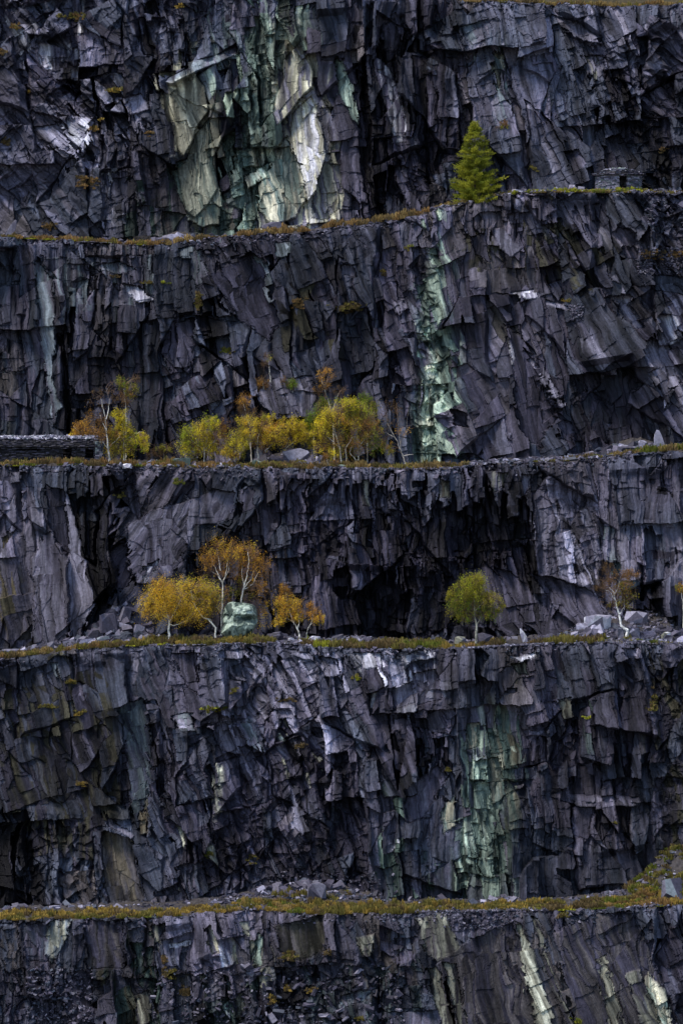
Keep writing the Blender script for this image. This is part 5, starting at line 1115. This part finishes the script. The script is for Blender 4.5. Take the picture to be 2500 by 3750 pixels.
# birch ledge
birch("birch_tree", "tall thin birch with a forked white trunk and hazy purple brown twigs beside the shelter", 3, 4.5,
      [([(401,1672),(395,1620),(390,1560),(380,1500),(370,1460)], .13, .03), ([(392,1580),(372,1540),(366,1520)], .05, .02), ([(390,1535),(398,1500),(400,1480)], .06, .02), ([(400,1480),(402,1466),(388,1420)], .03, .015), ([(394,1640),(372,1612),(355,1605)], .04, .02), ([(396,1650),(410,1625),(440,1600)], .03, .015)],
      [(370,1470,44,50,260,cDULL), (350,1540,60,50,700,cDULL+cBRN), (390,1600,60,50,800,cBRN+cDULL), (400,1420,30,40,100,cDULL)], 601, twigs=1.)
birch("birch_tree", "low rusty brown birch left of the forked white trunk, behind the shelter end", 3, 7.,
      [([(300,1680),(298,1620),(290,1580),(270,1560)], .08, .02), ([(298,1620),(330,1570)], .05, .02)],
      [(300,1570,46,36,1500,cBRN+cORG), (340,1600,60,36,1400,cORG+cBRN), (272,1588,22,16,500,cORG+cG2)], 602)
birch("birch_tree", "brightest lemon yellow birch at the right of the shelter", 3, 5.5,
      [([(455,1672),(455,1620),(450,1560),(440,1520)], .09, .02), ([(455,1620),(490,1590),(520,1580)], .05, .02)],
      [(436,1525,32,30,1500,cYEL), (455,1570,34,34,1700,cYEL), (480,1610,40,30,1500,cYEL+cLIME), (522,1610,24,26,1100,cYEL), (530,1640,18,22,500,cYEL+cLIME), (440,1640,60,36,1700,cOLV+cG2), (420,1590,34,40,900,cG2+cOLV)], 603)
birch("birch_tree", "dark olive birch high behind the lemon yellow one, against the rock", 3, 10.5,
      [([(462,1660),(462,1500),(458,1450),(452,1400)], .07, .02)],
      [(448,1400,30,34,700,cGRN+cOLV), (480,1430,40,36,700,cDULL+cOLV), (450,1455,44,30,600,cDULL+cBRN), (500,1390,20,20,200,cDULL)], 604)
birch("birch_tree", "broad yellow and lime birch bush left of the middle group", 3, 5.,
      [([(748,1680),(748,1640),(742,1600),(740,1560)], .07, .02), ([(748,1650),(700,1610)], .04, .02), ([(748,1650),(790,1610)], .04, .02)],
      [(690,1590,42,42,1900,cLIME), (740,1580,46,44,2400,cYEL+cG2), (775,1550,36,32,1200,cLIME+cYEL), (690,1640,52,36,1800,cLIME+cYEL), (760,1640,60,38,2400,cG2+cYEL), (800,1610,36,40,1100,cG2+cBRN), (830,1640,30,34,700,cOLV+cG2)], 605)
birch("birch_tree", "purple brown topped birch with a slender white stem behind the middle group", 3, 8.5,
      [([(920,1660),(915,1560),(903,1525),(898,1505),(890,1470)], .08, .02)],
      [(895,1470,32,34,700,cBRN+cORG), (880,1500,26,24,400,cDULL), (940,1510,50,16,400,cDULL), (820,1570,34,34,700,cDULL+cBRN)], 606)
birch("birch_tree", "olive bush birch at the left front of the middle group", 3, 5.,
      [([(862,1672),(860,1640),(850,1600)], .06, .02), ([(862,1650),(885,1610)], .04, .015)],
      [(868,1620,50,48,2200,cOLV+cYEL), (905,1580,40,30,1000,cG2+cOLV), (840,1660,60,24,1000,cBRN+cG2)], 607)
birch("birch_tree", "orange yellow birch with a crooked pale stem in the middle group", 3, 5.5,
      [([(946,1676),(943,1650),(944,1610),(950,1585)], .09, .025), ([(970,1652),(985,1640),(1000,1622)], .05, .015), ([(946,1640),(925,1600)], .04, .015)],
      [(910,1545,46,26,1300,cG2), (985,1565,56,34,2200,cG2+cORG), (960,1610,60,40,1500,cG2+cBRN), (1000,1600,44,36,1300,cG2), (985,1530,40,14,500,cYEL+cOLV)], 608)
birch("birch_tree", "orange birch at the right end of the middle group, above the pale rock", 3, 7.,
      [([(1043,1670),(1048,1630),(1060,1600)], .06, .02), ([(1048,1640),(1105,1600)], .04, .015)],
      [(1060,1560,52,38,2100,cG2), (1100,1590,36,36,1400,cG2+cYEL), (1050,1610,40,30,700,cBRN+cG2), (1125,1610,30,36,900,cG2+cOLV), (1120,1560,24,24,500,cYEL+cG2)], 609)
birch("birch_tree", "tallest birch with a bare orange top above the large spreading crown", 3, 8.5,
      [([(1225,1680),(1220,1560),(1208,1490),(1190,1430),(1178,1390)], .10, .025), ([(1220,1500),(1232,1460),(1240,1440)], .05, .02), ([(1190,1430),(1195,1400)], .03, .012)],
      [(1195,1385,36,34,700,cORG+cBRN), (1180,1430,34,26,400,cDULL+cBRN), (1235,1430,30,36,300,cDULL), (1200,1360,18,12,200,cORG)], 610, bark=(.72, .66, .55))
birch("birch_tree", "green leaved birch behind the left of the large spreading crown", 3, 9.5,
      [([(1150,1680),(1148,1600),(1150,1540)], .08, .02)],
      [(1150,1530,36,44,2200,cGRN), (1185,1480,36,26,1300,cGRN+cOLV), (1140,1560,28,26,900,cGRN)], 611)
birch("birch_tree", "large spreading yellow and olive birch with several pale stems, biggest of the birch ledge", 3, 4.,
      [([(1250,1690),(1244,1640),(1228,1590),(1222,1550)], .11, .03), ([(1268,1690),(1266,1640),(1290,1600)], .07, .02), ([(1302,1688),(1298,1680),(1280,1655),(1290,1630)], .07, .02), ([(1310,1686),(1316,1660),(1310,1620)], .07, .02), ([(1246,1640),(1200,1600)], .05, .015), ([(1310,1640),(1350,1590)], .05, .015)],
      [(1215,1520,50,34,2300,cYEL+cG2), (1275,1480,56,24,1800,cLIME+cYEL), (1320,1505,54,34,2200,cOLV+cLIME), (1270,1540,70,44,2600,cOLV+cORG+cG2), (1180,1570,46,40,1800,cG2+cYEL), (1350,1560,52,52,2200,cOLV+cBRN), (1290,1620,90,50,2400,cBRN+cOLV), (1190,1630,50,40,1000,cG2+cBRN), (1380,1620,44,50,1100,cOLV+cGRN), (1220,1660,34,20,500,cYEL), (1180,1545,30,24,900,cYEL)], 612)
birch("birch_tree", "bright green birch top rising behind the right of the spreading crown", 3, 9.,
      [([(1345,1680),(1345,1560),(1342,1460)], .07, .02)], [(1340,1460,24,30,1000,cGRN), (1360,1490,34,26,900,cGRN+cOLV)], 613)
birch("birch_tree", "nearly bare white birch, forked, standing beside the green vein", 3, 3.,
      [([(1483,1700),(1478,1680),(1468,1650),(1450,1610),(1436,1585),(1420,1555),(1416,1530)], .085, .015), ([(1466,1645),(1462,1590),(1456,1560),(1454,1520)], .045, .01), ([(1464,1625),(1480,1592),(1492,1575),(1488,1550),(1496,1490)], .045, .01), ([(1440,1600),(1420,1588),(1400,1580)], .04, .012), ([(1478,1670),(1500,1664),(1512,1664)], .05, .02)],
      [(1440,1520,56,70,420,cDULL), (1480,1580,30,20,120,cORG), (1420,1640,40,30,500,cOLV+cBRN)], 614, bark=(.58, .52, .45), twigs=.7)
birch("birch_sapling", "small yellow bush with a white stem on the lip, under the spreading birch", 3, 1.,
      [([(1223,1712),(1226,1695),(1218,1672)], .05, .012)], [(1220,1662,22,15,300,cYEL), (1228,1690,14,12,100,cBRN)], 615)
birch("birch_sapling", "small brown bush with white stem on the lip, left of the yellow one", 3, 1.,
      [([(1204,1712),(1200,1695),(1194,1670)], .05, .012)], [(1190,1672,18,16,260,cBRN+cDULL)], 616)
# growing on the rock outcrop of the second face
def on_face(name, label, f, px, py, stems, blobs, seed, **kw):
    x, y, z = face_at(f, px, py); base = float(np.interp(float(x), FACES[f + 1]['xs'], FACES[f + 1]['Ys']))
    return birch(name, label, f + 1, float(y) - base - .4, stems, blobs, seed, foot=.5, **kw)
on_face("birch_sapling", "tiny thin birch on a white stem, perched on the rock outcrop above the birch ledge", 2, 990, 1385,
        [([(990,1388),(986,1350),(984,1325),(978,1300)], .05, .015)], [(980,1305,22,26,200,cOLV+cDULL), (972,1330,18,16,110,cDULL)], 621)
on_face("shrub", "dark brown shrub left on the rock outcrop", 2, 962, 1405, [([(965,1420),(962,1400)], .05, .02)], [(960,1404,34,20,900,cBRN+cDULL), (940,1420,18,14,300,cDULL+cGRN)], 622, cat="shrub")
on_face("shrub", "green shrub right on the rock outcrop", 2, 1070, 1410, [([(1072,1425),(1070,1400)], .05, .02)], [(1070,1405,26,22,800,cGRN), (1045,1400,20,22,200,cDULL)], 623, cat="shrub")
on_face("shrub", "sparse orange brown shrub on the rock above the larch", 1, 1845, 462, [([(1838,478),(1845,460)], .04, .02)], [(1845,458,26,14,420,cBRN+cOLV), (1820,470,20,14,120,cDULL)], 624, cat="shrub")
on_face("shrub", "low dark shrub in the gap between the lemon yellow birch and the lime one", 2, 600, 1640, [([(600,1680),(600,1655)], .04, .02)], [(600,1650,40,20,900,cDULL+cOLV), (560,1660,24,18,300,cDULL)], 625, cat="shrub")

def larch():
    f = 2; px, pyb, pyt = 1738, 745, 444; b = 1.6; g = rng(700)
    y0 = float(np.interp(pxx(f, px), FACES[f]['xs'], FACES[f]['Ys'])) + b; x0, z0_ = at(px, pyb, y0); k = (DIST + y0) / FLEN; H = (pyb - pyt) * k
    root = tag(empty("larch_tree", (x0, y0, z0_)), "bright lime green conifer standing alone at the edge of the upper ledge", "conifer")
    V, F = tube(wobble([(0, 0, -.6), (0, 0, H * .5), (0, 0, H * .98)], g, .03), .2, .02, 7); mesh_obj("trunk", V, F, M_BARK, root, col=np.tile((.12, .09, .07), (len(V), 1)))
    prof_z = np.array([0, .08, .2, .3, .36, .45, .55, .66, .76, .84, .92, 1.0]); prof_r = np.array([84, 92, 90, 84, 76, 74, 66, 58, 44, 30, 16, 3]) * k
    LV = []; LC = []; TW = []; nb = 220
    for i in range(nb):
        t = g.uniform(.0, .985) ** 1.05; z = t * H; a = g.uniform(0, 2 * np.pi); r = np.interp(t, prof_z, prof_r) * g.uniform(.75, 1.08) * (.95 + .08 * np.sin(t * 34))
        if i == 0: t, a, r = .30, 0.05, 118 * k; z = t * H
        d = np.array([math.cos(a), math.sin(a), 0]); P = [np.array([0, 0, z]), d * r * .5 + (0, 0, z - .10 * r), d * r + (0, 0, z + .04 * r)]
        TW.append(tube(P, .035, .01, 3)); m = int(26 + 150 * r / (80 * k)); s = g.uniform(.12, 1, m) ** .8
        p = np.where(s[:, None] < .5, P[0] + (P[1] - P[0]) * (s / .5)[:, None], P[1] + (P[2] - P[1]) * ((s - .5) / .5)[:, None])
        q = g.normal(0, 1, (m, 3)) * np.array([.16, .16, .10]); p = p + q + np.array([0, 0, .03])
        dirv = d * .5 + g.normal(0, .55, (m, 3)) + np.array([0, 0, .35]); dirv /= np.linalg.norm(dirv, axis=1)[:, None]
        w = np.cross(dirv, g.normal(0, 1, (m, 3))); w /= np.linalg.norm(w, axis=1)[:, None]; ln = g.uniform(.14, .30, m)[:, None]
        LV.append(np.stack([p - w * .035, p + w * .035, p + dirv * ln + w * .02, p + dirv * ln - w * .02], 1).reshape(-1, 3))
        c = np.array([(.33, .34, .04), (.42, .42, .045), (.22, .25, .03)])[g.integers(0, 3)] * g.uniform(.75, 1.2); LC.append(np.repeat(c * g.uniform(.7, 1.3, (m, 1)), 4, 0))
    V = np.concatenate(LV); mesh_obj("crown", V, np.arange(len(V)).reshape(-1, 4), M_LEAF, root, col=np.concatenate(LC))
    V, F, c = join([(v, f_, np.array((.13, .10, .06))) for v, f_ in TW]); mesh_obj("branches", V, F, M_BARK, root, col=c)
larch()
